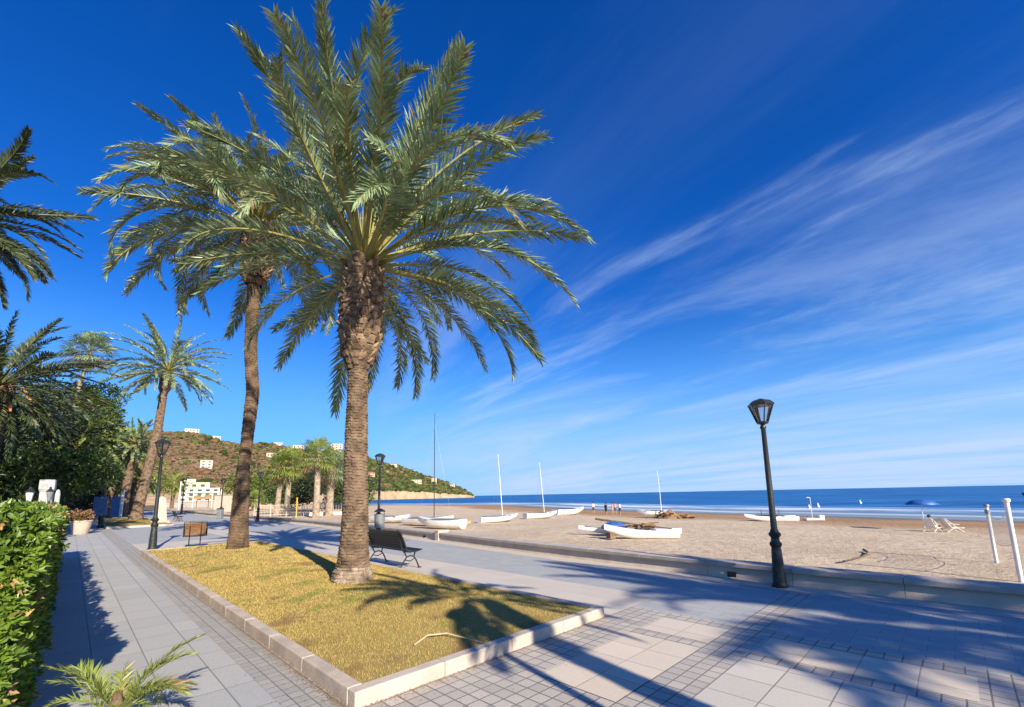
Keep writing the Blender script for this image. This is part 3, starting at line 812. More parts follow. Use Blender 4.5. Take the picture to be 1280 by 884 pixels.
# the palm behind it
b = W(16.0, 3.8); z0 = TH1(16, 3.8) - .05
p2 = thing('palm_tree', 'taller date palm with a shade-darkened trunk, behind the nearest palm and by the single seat', 'palm tree', (b.x, b.y, z0))
topz2 = 11.1 - z0
palm_trunk('trunk', [(0, 0, 0), (.0, .0, 2.5), (.10, .05, 5), (-.12, .12, 6.5), (-.2, .15, 8.95)], [(0, .30), (.02, .285), (.07, .25), (.2, .21), (.32, .15), (.5, .18), (.75, .18), (1, .165)], p2, M['trunk_shaded'], .085, 60, .028, 2)
palm_trunk('neck', [(-.2, .15, 8.85), (-.22, .15, 10), (-.24, .16, topz2 + .1)], [(0, .22), (.08, .32), (.2, .43), (.7, .46), (1, .36)], p2, M['trunk'], .16, 56, .06, 6, 4, 9)
stub_mesh(9.0, topz2, lambda f: .27 + .19 * min(1, f * 5), 170, .2, 6, 1.25).build('leaf_bases', M['stub'], p2)
cr = crown_core(p2, (-.24, .16, topz2), .42, .6)
frond_objs(cr, frond_lib('second', 5.2, 110, .60, .043, FROND_MATS, .06, 1.6), [(e, az, sc * (.76 if e > 50 else .9 if e > 30 else 1.0), ro, va) for e, az, sc, ro, va in shorten(clear_front(frond_plan(88, 23, -16, 84, .95), R(-58)), R(-58), .16, R(90), .0)], .28, .4)

# palm of which only the fronds reach in at the left edge
b = W(22.3, -3.9)
p3 = thing('palm_tree', 'date palm at the left edge of which only arching fronds reach into view', 'palm tree', (b.x, b.y, -.03))
palm_trunk('trunk', [(0, 0, 0), (.1, 0, 4), (0, .1, 11.0)], [(0, .5), (.1, .38), (.85, .34), (.9, .55), (1, .5)], p3, M['trunk'], .11, 32, .03, 3, 2)
cr = crown_core(p3, (0, .1, 11.0), .35, .5)
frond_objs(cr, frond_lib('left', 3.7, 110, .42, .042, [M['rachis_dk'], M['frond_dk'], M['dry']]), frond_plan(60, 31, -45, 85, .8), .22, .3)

def far_palm(label, loc, axis, rbase, rtop, crown_z, L, n, lib, mats, seed, lo=-45, neck=None, stalks=0, name='palm_tree', group=None):
    p = thing(name, label, 'palm tree', loc, 0, group)
    palm_trunk('trunk', axis, [(0, rbase * 1.35), (.05, rbase), (.85, rtop), (.88, rtop * (neck or 1)), (.97, rtop * (neck or 1) * 1.05), (1, rtop * .8)], p, M['trunk'], .16, 24, .035, seed, 2, 7)
    top = axis[-1]
    crown_joined('crown', lib, frond_plan(n, seed, lo, 86, .85), p, (top[0], top[1], top[2]), mats, .15, .3)
    if stalks:
        mb = MB(); r = np.random.default_rng(seed)
        for k in range(stalks):
            a = r.uniform(0, 6.28); o_ = Vector((math.cos(a), math.sin(a), 0))
            c = Vector(top)
            mb.tube([c + o_ * .2, c + o_ * .9 + Vector((0, 0, .1)), c + o_ * 1.3 + Vector((0, 0, -.7)), c + o_ * 1.35 + Vector((0, 0, -1.5))], [.05, .05, .16, .05], 6)
        mb.build('date_stalks', M['orange'], p, smooth=True)
    return p

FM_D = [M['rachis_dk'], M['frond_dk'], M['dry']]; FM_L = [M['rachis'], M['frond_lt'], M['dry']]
lib_d = frond_lib('dark', 5.2, 60, .55, .075, FM_D); lib_m = frond_lib('mid', 5.4, 56, .55, .075, FROND_MATS); lib_s = frond_lib('small', 3.6, 44, .45, .08, FROND_MATS)
lib_l = frond_lib('lit', 4.6, 54, .55, .08, FM_L)
b = W(37.4, -3.5)
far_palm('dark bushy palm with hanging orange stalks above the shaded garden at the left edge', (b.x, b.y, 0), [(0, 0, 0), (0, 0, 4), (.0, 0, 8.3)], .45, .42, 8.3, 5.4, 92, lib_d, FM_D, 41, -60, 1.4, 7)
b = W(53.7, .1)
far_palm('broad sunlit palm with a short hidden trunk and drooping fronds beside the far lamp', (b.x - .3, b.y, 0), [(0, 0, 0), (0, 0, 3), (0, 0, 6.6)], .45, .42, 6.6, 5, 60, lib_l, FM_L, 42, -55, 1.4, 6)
b = W(50.9, 4.1)
far_palm('tall slim palm leaning right, rising above the left street lamp', (b.x, b.y, TH2(50.9, 4.1) - .05), [(0, 0, 0), (.1, .5, 3.5), (.15, 1.2, 8), (-.3, 2, 11.8), (-.25, 2.2, 14.0)], .40, .29, 14, 5.6, 64, lib_m, FROND_MATS, 43, -30, 1.7)
b = W(67.6, 4.3)
far_palm('short stout palm just left of the tall leaning palm', (b.x, b.y, 0), [(0, 0, 0), (.1, .0, 4), (.4, .2, 8.4)], .40, .40, 8.4, 3.6, 70, lib_s, FROND_MATS, 44, -50, 1.8)
b = W(72.0, 3.2)
far_palm('brown-trunked palm half hidden between the stout palm and the tall leaning palm', (b.x, b.y, 0), [(0, 0, 0), (.0, .0, 4), (.2, .2, 7.0)], .36, .36, 7.0, 3.6, 46, lib_s, FROND_MATS, 45, -50, 1.5)
b = W(82, 6.2)
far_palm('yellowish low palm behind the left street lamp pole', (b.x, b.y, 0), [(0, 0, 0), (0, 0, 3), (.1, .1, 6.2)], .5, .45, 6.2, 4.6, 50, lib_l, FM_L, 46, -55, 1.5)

# palms that stand behind the viewpoint and throw the frond shadows on the paving
lib_b = frond_lib('back', 3.75, 70, .55, .055, FROND_MATS)
b = W(-13.6, 5.0)
far_palm('palm behind the viewpoint, its frond shadows sweeping over the blue-grey paving', (b.x, b.y, 0), [(0, 0, 0), (0, 0, 4), (0, 0, 6.6)], .36, .36, 6.6, 4.6, 84, lib_b, FROND_MATS, 51, -45, 1.3)
b = W(-4.2, 2.3)
far_palm('small palm behind the viewpoint, its shadow crossing the slabs to the lawn corner', (b.x, b.y, 0), [(0, 0, 0), (0, 0, 3), (0, 0, 5.0)], .16, .14, 5.0, 2.2, 26, frond_lib('tiny', 1.8, 40, .32, .045, FROND_MATS), FROND_MATS, 52, -40, 1.3)

# fan palms
def fan_crown(name, n, R_, seed, parent, loc, mats):
    r = np.random.default_rng(seed); V = []; Q = []; T = []; mq = []; mt = []
    for k in range(n):
        f = (k + .5) / n; e = R(80 - 125 * f ** .9 + r.normal(0, 5)); az = k * 2.39996 + r.normal(0, .15)
        rot = np.array(Matrix.Rotation(az, 3, 'Z'))
        dr = np.array([math.cos(e), 0, math.sin(e)]); pl = R_ * .52 * r.uniform(.85, 1.15)
        hub = dr * pl; sd = np.array([0, 1., 0]); nn_ = np.array([-math.sin(e), 0, math.cos(e)])
        b = len(V); wv = .03 * R_ / 2
        for p in (-sd * wv, sd * wv, hub + sd * wv * .6, hub - sd * wv * .6): V.append(rot @ p)
        Q.append((b, b + 1, b + 2, b + 3)); mq.append(0)
        dead = f > .94; ns = 18
        for j in range(ns):
            a = R(-105 + 210 * j / (ns - 1)) + r.normal(0, .04)
            q = dr * math.cos(a) + sd * math.sin(a); q = q - nn_ * .12 * abs(math.sin(a)) + nn_ * .1
            ln2 = R_ * .52 * (1 - .28 * abs(a) / R(105)) * r.uniform(.9, 1.1)
            mid = hub + q * ln2 * .6; tip = hub + q * ln2; tip[2] -= ln2 * r.uniform(.12, .4)
            wd = ln2 * .6 * R(210) / ns * .62
            pe = np.cross(q, nn_); pe /= np.linalg.norm(pe); b = len(V)
            for p in (hub, mid + pe * wd * .5, mid - pe * wd * .5, tip): V.append(rot @ p)
            T.append((b, b + 1, b + 2)); T.append((b + 2, b + 1, b + 3)); mt += [2 if dead else 1] * 2
    o = np_obj(name, np.array(V), [np.array(Q), np.array(T)], mats, parent, midx=np.array(mq + mt)); o.location = loc; return o
def fan_palm(label, loc, axis, r0, r1, R_, n, seed, m):
    p = thing('fan_palm', label, 'palm tree', loc)
    palm_trunk('trunk', axis, [(0, r0 * .95), (.06, r0 * .75), (.9, r1 * .7), (1, r1 * .65)], p, mat('grey_palm_bark', (.40, .32, .25), (.24, .18, .13), .95, 2.5, spec=.1) if 'grey_palm_bark' not in bpy.data.materials else bpy.data.materials['grey_palm_bark'], .2, 20, .03, seed, 2, 7)
    fan_crown('crown', n, R_, seed, p, axis[-1], [M['rachis'], m, M['dry']])
    return p
fan_palm('tall thin fan palm with a bent trunk standing over the garden treetops', (-57.6, 55.5, 0), [(0, 0, 0), (.3, 0, 9), (.8, 0, 15), (1.9, 0, 21.5)], .36, .28, 3.4, 50, 61, M['frond'])
fan_palm('tallest of the four fan palms behind the beach wall, pale straight trunk', (-28.2, 63.4, -1.05), [(0, 0, 0), (0, 0, 4), (-.1, 0, 8.6)], .62, .5, 3.6, 44, 62, M['frond_lt'])
fan_palm('stocky fan palm just left of the nearest palm trunk', (-29.4, 70.8, -1.05), [(0, 0, 0), (0, 0, 3), (.2, 0, 7.6)], .75, .75, 4.2, 44, 63, M['frond'])
fan_palm('leftmost fan palm behind the beach wall, of the close pair', (-40.2, 75.3, -1.05), [(0, 0, 0), (.2, 0, 4), (.7, 0, 7.9)], .6, .5, 4.0, 44, 64, M['frond_lt'])
fan_palm('fan palm second from the left behind the beach wall, right one of the close pair', (-38.2, 74.6, -1.05), [(0, 0, 0), (.1, 0, 4), (.5, 0, 8.4)], .62, .5, 3.9, 44, 65, M['frond_lt'])
fan_palm('small young fan palm by the railing right of the second palm trunk', (-41.5, 71.5, -1.05), [(0, 0, 0), (0, 0, 1.2), (0, 0, 3.0)], .25, .2, 1.9, 26, 66, M['frond_lt'])

# small palm plant in the foreground
b = W(4.62, .38)
pp = thing('palm_seedling', 'small potted young palm with one dry brown tip, nearest the viewer on the path', 'plant', (b.x, b.y, 0))
mb = MB(); mb.lathe([(.085, 0), (.11, .12), (.118, .14), (.105, .14), (.10, .125), (.02, .12)], 20); mb.build('pot', M['roof'], pp, smooth=True)
mb = MB(); mb.lathe([(.03, .15), (.04, .22), (.025, .30)], 10); mb.build('stem', M['stub'], pp, smooth=True)
lib_f = frond_lib('seed', .68, 44, .16, .011, [M['rachis'], M['frond_lt'], M['dry']], .0)
c = link(bpy.data.objects.new('crown', np_mesh('crown', *[(lambda a: (a[0], a[1], a[3]))(frond_mesh('x', .35, 86, 8, 16, .12, .010, [M['rachis'], M['frond_lt'], M['dry']], 5))][0])), pp); c.location = (0, 0, .14)
r = np.random.default_rng(5)
msh = {}
for k in range(20):
    e = [62, 48, 34, 18][k % 4]; v, f_, mi, mts = lib_f[e][k % 3]
    if (e, k % 3) not in msh: msh[(e, k % 3)] = np_mesh('frond', v, f_, mts, midx=mi)
    o = link(bpy.data.objects.new('frond', msh[(e, k % 3)]), c); o.rotation_euler = (r.normal(0, .15), 0, R(20) + k * 2.4); o.scale = (1 - .02 * k,) * 3
v, f_, mi, _ = frond_mesh('x', .62, 50, 80, 30, .17, .012, None, 9); 
mi = np.where(mi == 1, 2, mi); cen = v[f_[0][:, 0], 0]; cen3 = v[f_[1][:, 0], 0]
allc = np.concatenate([cen, cen3]); mi = np.where((mi == 2) & (allc < .30), 1, mi)
o = link(bpy.data.objects.new('dry_tipped_frond', np_mesh('dry_tipped_frond', v, f_, [M['rachis'], M['frond_lt'], M['dry']], midx=mi)), c); o.rotation_euler.z = R(-5)
o['label'] = 'frond with a dry brown tip'

# ------------------------------------------------------------------ hedge
def leaf_quads(P, D, size, r, bendy=.25):
    """one leaf per point: a pointed, slightly folded blade growing along D"""
    n = len(P); D = D / np.linalg.norm(D, axis=1)[:, None]
    rv = r.normal(0, 1, (n, 3)); sd = np.cross(D, rv); sd /= np.linalg.norm(sd, axis=1)[:, None]
    nn_ = np.cross(sd, D); sz = size * r.uniform(.7, 1.25, n)
    a = P; m = P + D * (sz * .55)[:, None] + nn_ * (sz * .05)[:, None]; tp = P + D * sz[:, None] - nn_ * (sz * bendy * r.uniform(0, 1, n))[:, None]
    wv = sd * (sz * .22)[:, None]
    V = np.stack([a, m + wv, tp, m - wv], 1).reshape(-1, 3)
    return V, np.arange(n * 4).reshape(-1, 4)

HU0, HU1, HV0, HV1, HH = 4.2, 19.6, -2.3, -.2, 1.60
hd = thing('hedge', 'long clipped green hedge along the left side of the path', 'hedge', W((HU0 + HU1) / 2, (HV0 + HV1) / 2), 0)
inv = hd.matrix_basis.inverted()
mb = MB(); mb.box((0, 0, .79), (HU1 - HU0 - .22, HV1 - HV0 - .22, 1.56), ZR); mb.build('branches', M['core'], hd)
r = np.random.default_rng(77)
def hedge_pts(n, face):
    a = HU0 + (HU1 - HU0) * r.random(n) ** 1.7
    if face == 'side': v = HV1 + r.normal(0, .04, n); z_ = r.random(n) * HH; nrm = np.tile(V3, (n, 1))
    elif face == 'back': v = HV0 + r.normal(0, .04, n); z_ = r.random(n) * HH; nrm = np.tile(-V3, (n, 1))
    elif face == 'top': v = HV0 + (HV1 - HV0) * r.random(n); z_ = HH + r.normal(0, .025, n); nrm = np.tile([0, 0, 1.], (n, 1))
    elif face == 'near': a = HU0 + r.normal(0, .03, n); v = HV0 + (HV1 - HV0) * r.random(n); z_ = r.random(n) * HH; nrm = np.tile(-U3, (n, 1))
    else: a = HU1 + r.normal(0, .03, n); v = HV0 + (HV1 - HV0) * r.random(n); z_ = r.random(n) * HH; nrm = np.tile(U3, (n, 1))
    bul = .05 * np.sin(a * 2.3) * np.sin(z_ * 4 + a) + .04 * np.sin(a * 5.1 + z_ * 3)
    P = to_world(a, v, z_) + nrm * bul[:, None]
    return P, nrm, a
HP, HN, HA = [], [], []
for nn_, fc_ in ((6500, 'side'), (4200, 'top'), (500, 'far'), (2600, 'near'), (300, 'back')):
    P, nrm, a = hedge_pts(nn_, fc_); HP.append(P); HN.append(nrm); HA.append(a)
HP, HN, HA = np.concatenate(HP), np.concatenate(HN), np.concatenate(HA)
nl = 8; n = len(HP)
ax = HN + r.normal(0, .45, (n, 3)) + np.array([0, 0, .35]); ax /= np.linalg.norm(ax, axis=1)[:, None]
P = np.repeat(HP, nl, 0); D = np.repeat(ax, nl, 0) + r.normal(0, .75, (n * nl, 3))
V, F = leaf_quads(P, D, .056, r)
V = V - np.array(hd.location)
np_obj('foliage', V, [F], M['hedge'], hd)
sel = r.random(n) < .045
P = np.repeat(HP[sel], 5, 0); D = np.repeat(ax[sel], 5, 0) + r.normal(0, .8, (sel.sum() * 5, 3))
V, F = leaf_quads(P, D, .08, r); np_obj('dry_leaves', V - np.array(hd.location), [F], M['hedge_dry'], hd)
for k in range(26):
    i = r.integers(0, 6500); q = Vector(HP[i]) - Vector(HN[i]) * .06; e = q + Vector(HN[i]) * .10 + Vector(r.normal(0, .07, 3))
    mb = MB(); mb.tube([inv @ q, inv @ ((q + e) / 2 + Vector(r.normal(0, .02, 3))), inv @ e], [.007, .005, .003], 5)
    mb.build('bare_twig', M['twig'], hd, smooth=True)

# ------------------------------------------------------------------ garden trees and bushes
def leaf_cloud(blobs, n, size, r, hollow=.55):
    vol = np.array([b[3] ** 2 for b in blobs]); cnt = (n * vol / vol.sum()).astype(int)
    P, D = [], []
    for (x, y, z_, rad), c_ in zip(blobs, cnt):
        d_ = r.normal(0, 1, (c_, 3)); d_ /= np.linalg.norm(d_, axis=1)[:, None]
        rr = rad * (hollow + (1 - hollow) * r.random(c_) ** .6) * (1 + .12 * np.sin(d_[:, 0] * 5 + d_[:, 2] * 7) + r.normal(0, .06, c_))
        P.append(np.array([x, y, z_]) + d_ * rr[:, None] * np.array([1, 1, .85])); D.append(d_ + r.normal(0, .7, (c_, 3)) + np.array([0, 0, .15]))
    return leaf_quads(np.concatenate(P), np.concatenate(D), size, r)

def tree(name, label, cat, loc, trunk_h, blobs, n, size, m, seed, tr=.2, group=None):
    p = thing(name, label, cat, loc, 0, group); r = np.random.default_rng(seed)
    mb = MB(); top = Vector((0, 0, trunk_h))
    mb.tube([(0, 0, -.1), (.05, .03, trunk_h * .5), top], [tr, tr * .8, tr * .6], 8)
    for (x, y, z_, rad) in blobs[:10]:
        mb.tube([top * .7, top * .5 + Vector((x, y, z_)) * .5, (x, y, z_)], [tr * .5, tr * .3, tr * .1], 5)
    mb.build('trunk', M['bark'], p, smooth=True)
    V, F = leaf_cloud(blobs, n, size, r); np_obj('crown', V, [F], m, p)
    return p
def rblobs(n, sx_, sy_, z0_, z1_, rad, seed):
    r = np.random.default_rng(seed); out = []
    for k in range(n):
        out.append((r.uniform(-sx_, sx_), r.uniform(-sy_, sy_), r.uniform(z0_, z1_), rad * r.uniform(.7, 1.25)))
    return out
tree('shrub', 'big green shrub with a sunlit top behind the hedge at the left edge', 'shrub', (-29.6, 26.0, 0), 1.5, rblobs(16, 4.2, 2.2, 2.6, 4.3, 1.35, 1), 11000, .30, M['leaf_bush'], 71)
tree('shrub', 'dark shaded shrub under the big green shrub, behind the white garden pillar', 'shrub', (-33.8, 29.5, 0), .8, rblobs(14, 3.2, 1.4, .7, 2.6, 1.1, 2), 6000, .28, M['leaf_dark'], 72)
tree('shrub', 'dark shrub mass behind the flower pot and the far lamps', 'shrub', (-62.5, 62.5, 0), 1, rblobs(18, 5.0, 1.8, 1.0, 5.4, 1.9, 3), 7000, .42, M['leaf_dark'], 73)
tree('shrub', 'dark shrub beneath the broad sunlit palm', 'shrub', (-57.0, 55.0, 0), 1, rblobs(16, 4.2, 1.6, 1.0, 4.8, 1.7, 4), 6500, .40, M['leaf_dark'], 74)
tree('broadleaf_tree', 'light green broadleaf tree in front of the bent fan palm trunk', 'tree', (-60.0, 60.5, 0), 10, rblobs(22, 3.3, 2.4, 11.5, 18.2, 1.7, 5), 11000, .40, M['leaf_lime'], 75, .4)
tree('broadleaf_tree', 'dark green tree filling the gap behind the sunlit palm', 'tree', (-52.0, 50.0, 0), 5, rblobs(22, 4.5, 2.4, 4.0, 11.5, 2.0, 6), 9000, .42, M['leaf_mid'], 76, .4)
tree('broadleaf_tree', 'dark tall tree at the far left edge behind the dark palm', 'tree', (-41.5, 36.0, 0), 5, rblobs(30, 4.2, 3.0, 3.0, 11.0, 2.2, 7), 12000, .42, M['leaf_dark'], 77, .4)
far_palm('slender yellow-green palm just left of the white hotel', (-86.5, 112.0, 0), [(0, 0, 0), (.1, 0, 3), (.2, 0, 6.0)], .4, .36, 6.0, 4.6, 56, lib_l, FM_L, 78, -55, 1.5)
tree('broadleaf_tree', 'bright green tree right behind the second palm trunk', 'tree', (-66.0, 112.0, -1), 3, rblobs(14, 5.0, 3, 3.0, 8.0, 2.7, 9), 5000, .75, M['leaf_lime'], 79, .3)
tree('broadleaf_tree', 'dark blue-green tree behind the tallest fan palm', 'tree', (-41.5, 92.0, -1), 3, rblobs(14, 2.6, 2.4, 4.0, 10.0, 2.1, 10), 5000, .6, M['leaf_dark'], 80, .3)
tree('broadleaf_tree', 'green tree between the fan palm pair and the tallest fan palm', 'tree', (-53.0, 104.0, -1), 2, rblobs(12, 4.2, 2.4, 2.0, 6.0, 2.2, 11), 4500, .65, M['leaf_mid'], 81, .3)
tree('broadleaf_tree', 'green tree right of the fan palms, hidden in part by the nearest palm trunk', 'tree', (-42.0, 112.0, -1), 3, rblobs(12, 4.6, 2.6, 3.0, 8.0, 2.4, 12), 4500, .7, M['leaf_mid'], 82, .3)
far_palm('bushy green palm between the left street lamp and the white hotel', (-107.0, 133.0, 0), [(0, 0, 0), (0, 0, 3), (.1, 0, 7.5)], .45, .4, 7.5, 4.6, 60, lib_l, FM_L, 83, -60, 1.5)

# ------------------------------------------------------------------ hill
HX = np.array([-150, -60, 60, 130, 205, 235, 268, 300, 330, 360, 400, 430, 470, 500, 530, 560, 580, 592], float)
HYp = np.array([560, 550, 545, 542, 541, 541, 552, 558, 555, 562, 565, 565, 577, 584, 595, 605, 613.5, 620], float)
HR = np.array([600, 600, 600, 600, 600, 600, 610, 620, 620, 630, 650, 720, 800, 860, 900, 920, 918, 912], float)
HF = np.array([210, 210, 225, 235, 245, 250, 255, 262, 275, 300, 380, 520, 690, 750, 790, 830, 862, 893], float)
pxs = np.linspace(-150, 592, 170); tt = np.linspace(0, 1.45, 46)
TX = (pxs - 640) / 546.0
RY = np.interp(pxs, HX, HR); FY = np.interp(pxs, HX, HF)
RZ = 1.7 + (618.5 + (640 - pxs) * .0188 - np.interp(pxs, HX, HYp)) / 546.0 * RY
def fbm(x, y, seed):
    r = np.random.default_rng(seed); o = 0
    for k in range(26):
        f_ = .006 * 1.22 ** k; a = r.uniform(0, 6.28); ph = r.uniform(0, 6.28)
        o = o + np.sin((x * math.cos(a) + y * math.sin(a)) * f_ * 6.28 + ph) * (1 / (1 + k * .35))
    return o / 4
def hill_xyz(pxv, tv):
    ty = np.interp(pxv, pxs, FY) + tv * (np.interp(pxv, pxs, RY) - np.interp(pxv, pxs, FY))
    tx = (pxv - 640) / 546.0; x = tx * ty; y = ty
    rz_ = np.interp(pxv, pxs, RZ)
    cliff = np.minimum(np.interp(pxv, [0, 300, 430, 500, 592], [2, 5, 11, 13, 3]), rz_ * .6)
    sm = lambda q: q * q * (3 - 2 * q)
    z = cliff * sm(np.clip(tv / .07, 0, 1)) + (rz_ - cliff) * (.35 * np.clip(tv, 0, 1) + .65 * sm(np.clip(tv, 0, 1)))
    z = np.where(tv > 1, rz_ * (1 - 1.2 * (tv - 1)), z)
    z = z + fbm(x, y, 3) * np.clip(rz_ * .05, 0, 4) * np.clip(tv * 3, 0, 1) - 1.9 * np.clip(1 - tv * 30, 0, 1)
    return np.stack([x, y, z], -1)
A, B = np.meshgrid(pxs, tt, indexing='ij')
tag(np_obj('hill', hill_xyz(A, B).reshape(-1, 3), [grid_faces(len(pxs), len(tt))[:, ::-1]], M['hill'], smooth=True), kind='structure')

# scrub covering the hillside: too many to count
r = np.random.default_rng(91)
import bmesh
bm = bmesh.new(); bmesh.ops.create_icosphere(bm, subdivisions=1, radius=1); bm.verts.ensure_lookup_table()
IV = np.array([v.co for v in bm.verts]); IF = np.array([[v.index for v in f.verts] for f in bm.faces]); bm.free()
ns = 15000
pv = np.concatenate([r.uniform(60, 590, ns - 3400), r.uniform(395, 560, 3400)]); tv = np.clip(r.random(ns) ** .9 * 1.05, .075, 1.05)
C = hill_xyz(pv, tv); dens = fbm(C[:, 0] * 2.2, C[:, 1] * 2.2, 8)
px_green = np.interp(pv, [60, 200, 300, 380, 440, 592], [.6, .42, .42, .6, .88, .8])
keep = (dens + r.normal(0, .35, ns) + np.interp(pv, [420, 450], [0, .6]) > -.4)
C, pv, tv, dens = C[keep], pv[keep], tv[keep], dens[keep]; px_green = px_green[keep]; ns = len(C)
sz = r.uniform(.7, 2.2, ns) * (1 + 1.1 * (r.random(ns) < .10)) * np.interp(C[:, 1], [250, 600, 900], [.6, 1, 1.15])
Vs = C[:, None, :] + np.array([0, 0, .25]) * sz[:, None, None] + IV[None] * (sz[:, None, None] * np.array([1.15, 1.15, .8])) * (1 + r.normal(0, .16, (ns, len(IV), 1)))
Fs = (IF[None] + (np.arange(ns) * len(IV))[:, None, None]).reshape(-1, 3)
kind = np.where(r.random(ns) < px_green + .25 * dens - .18 * (tv < .6) * (pv < 400) + .2 * (tv < .22), np.where(r.random(ns) < .45, 1, 0), 2)
tag(np_obj('hillside_scrub', Vs.reshape(-1, 3), [Fs], [M['scrub_g'], M['scrub_d'], M['scrub_b']], midx=np.repeat(kind, len(IF)), smooth=True),
    'brown and green scrub covering the hill behind the bay', 'scrub', kind='stuff')

# houses on the hill
def house(label, px_, t_, wdt, dep, hgt, m, roof='flat', floors=2, cols=3, rz=0.0, name='house', sink=1.5):
    c = hill_xyz(np.array([px_], float), np.array([t_], float))[0]
    wdt, dep, hgt = wdt * .62, dep * .62, hgt * .62
    h = thing(name, label, 'house', (c[0], c[1], c[2] - sink), math.atan2(-c[0], c[1]) + rz)
    mb = MB(); mb.box((0, 0, hgt / 2), (wdt, dep, hgt)); wl = mb.build('wall', m, h)
    wdt, hgt = wdt, hgt
    if roof == 'flat':
        mb = MB(); mb.box((0, 0, hgt + .2), (wdt + .5, dep + .5, .4)); mb.build('roof', M['house_cream'] if m is not M['house_cream'] else M['house_white'], h)
    else:
        mb = MB(); rh = wdt * .16; x, y = wdt / 2 + .6, dep / 2 + .6
        mb.add([(-x, -y, hgt), (x, -y, hgt), (x, y, hgt), (-x, y, hgt), (-x * .55, 0, hgt + rh), (x * .55, 0, hgt + rh)],
               [(0, 1, 5, 4), (2, 3, 4, 5), (1, 2, 5), (3, 0, 4), (3, 2, 1, 0)]); mb.build('roof', M['roof'], h)
    fh = (hgt - sink) / floors
    for i in range(floors):
        for j in range(cols):
            mb = MB(); wx = wdt / cols
            mb.box((-wdt / 2 + wx * (j + .5), -dep / 2 - .03, sink + fh * (i + .5)), (wx * .42, .1, fh * .46)); mb.build('window', M['window'], h)
    return h
house('white villa at the left end of the hill ridge', 235, .985, 26, 14, 13, M['house_white'], 'flat', 2, 4)
house('low white house on the ridge between the left villa and the second palm', 262, .985, 30, 14, 11, M['house_white'], 'flat', 2, 5)
house('white house on the ridge just right of the second palm trunk', 371, .985, 24, 12, 13, M['house_white'], 'flat', 2, 3)
house('large sandy block on the ridge left of the nearest palm trunk', 419, .98, 28, 16, 20, M['house_cream'], 'flat', 3, 3)
house('white house near the ridge right of the nearest palm trunk', 491, .90, 22, 12, 11, M['house_white'], 'hip', 2, 3)
house('pale pink house low among the trees beside the middle lamp', 462, .42, 24, 12, 10, M['house_pink'], 'hip', 2, 3)
house('sandy house with dark openings above the headland beach', 520, .42, 30, 14, 13, M['house_cream'], 'flat', 2, 4)
house('sandy square tower house behind the tall dark mast', 542, .62, 16, 14, 18, M['house_cream'], 'flat', 3, 2)
house('small white house near the tip of the headland', 565, .72, 15, 12, 10, M['house_white'], 'flat', 1, 2)
house('narrow white house above the white hotel on the slope', 257, .34, 14, 10, 13, M['house_white'], 'flat', 3, 2)
house('sandy house in the trees between the fan palms', 347, .10, 16, 10, 9, M['house_cream'], 'hip', 2, 3)
house('white cottage on the brown slope right of the second palm', 338, .55, 16, 10, 9, M['house_white'], 'hip', 1, 3)
house('cream villa on the ridge behind the fan palm pair', 345, .97, 18, 12, 11, M['house_cream'], 'flat', 2, 3)
house('white block on the slope behind the sandy ridge block', 440, .80, 20, 12, 12, M['house_white'], 'flat', 2, 3)

# the white hotel: stepped storeys with balconies
c = hill_xyz(np.array([251.]), np.array([.06]))[0]
h = thing('hotel', 'big white stepped hotel at the foot of the hill, left of the second palm', 'building', (-175, 246, 1.0), math.atan2(174, 245)); h.scale = (.86, .86, .84)
mb = MB(); mb.box((0, 0, 4.6), (21, 12, 9.2)); mb.box((-2.5, 1, 11), (15, 10, 3.8)); mb.box((-6, 1.5, 14), (7, 8, 2.6)); mb.build('wall', M['house_white'], h)
mb = MB(); mb.box((0, 0, 9.3), (21.4, 12.4, .3)); mb.box((-2.5, 1, 13.0), (15.4, 10.4, .3)); mb.build('roof', M['house_cream'], h)
for i in range(3):
    for j in range(5):
        mb = MB(); mb.box((-8.4 + 4.2 * j, -6.03, 2.0 + 2.9 * i), (2.2, .12, 1.5)); mb.build('window', M['window'], h)
    mb = MB(); mb.box((1.5, -6.6, .9 + 2.9 * i), (16, 1.1, .8)); mb.build('balcony', M['house_white'], h)
for j in range(3):
    mb = MB(); mb.box((-7.5 + 4.4 * j, -4.03, 11), (2.2, .12, 1.6)); mb.build('window', M['window'], h)

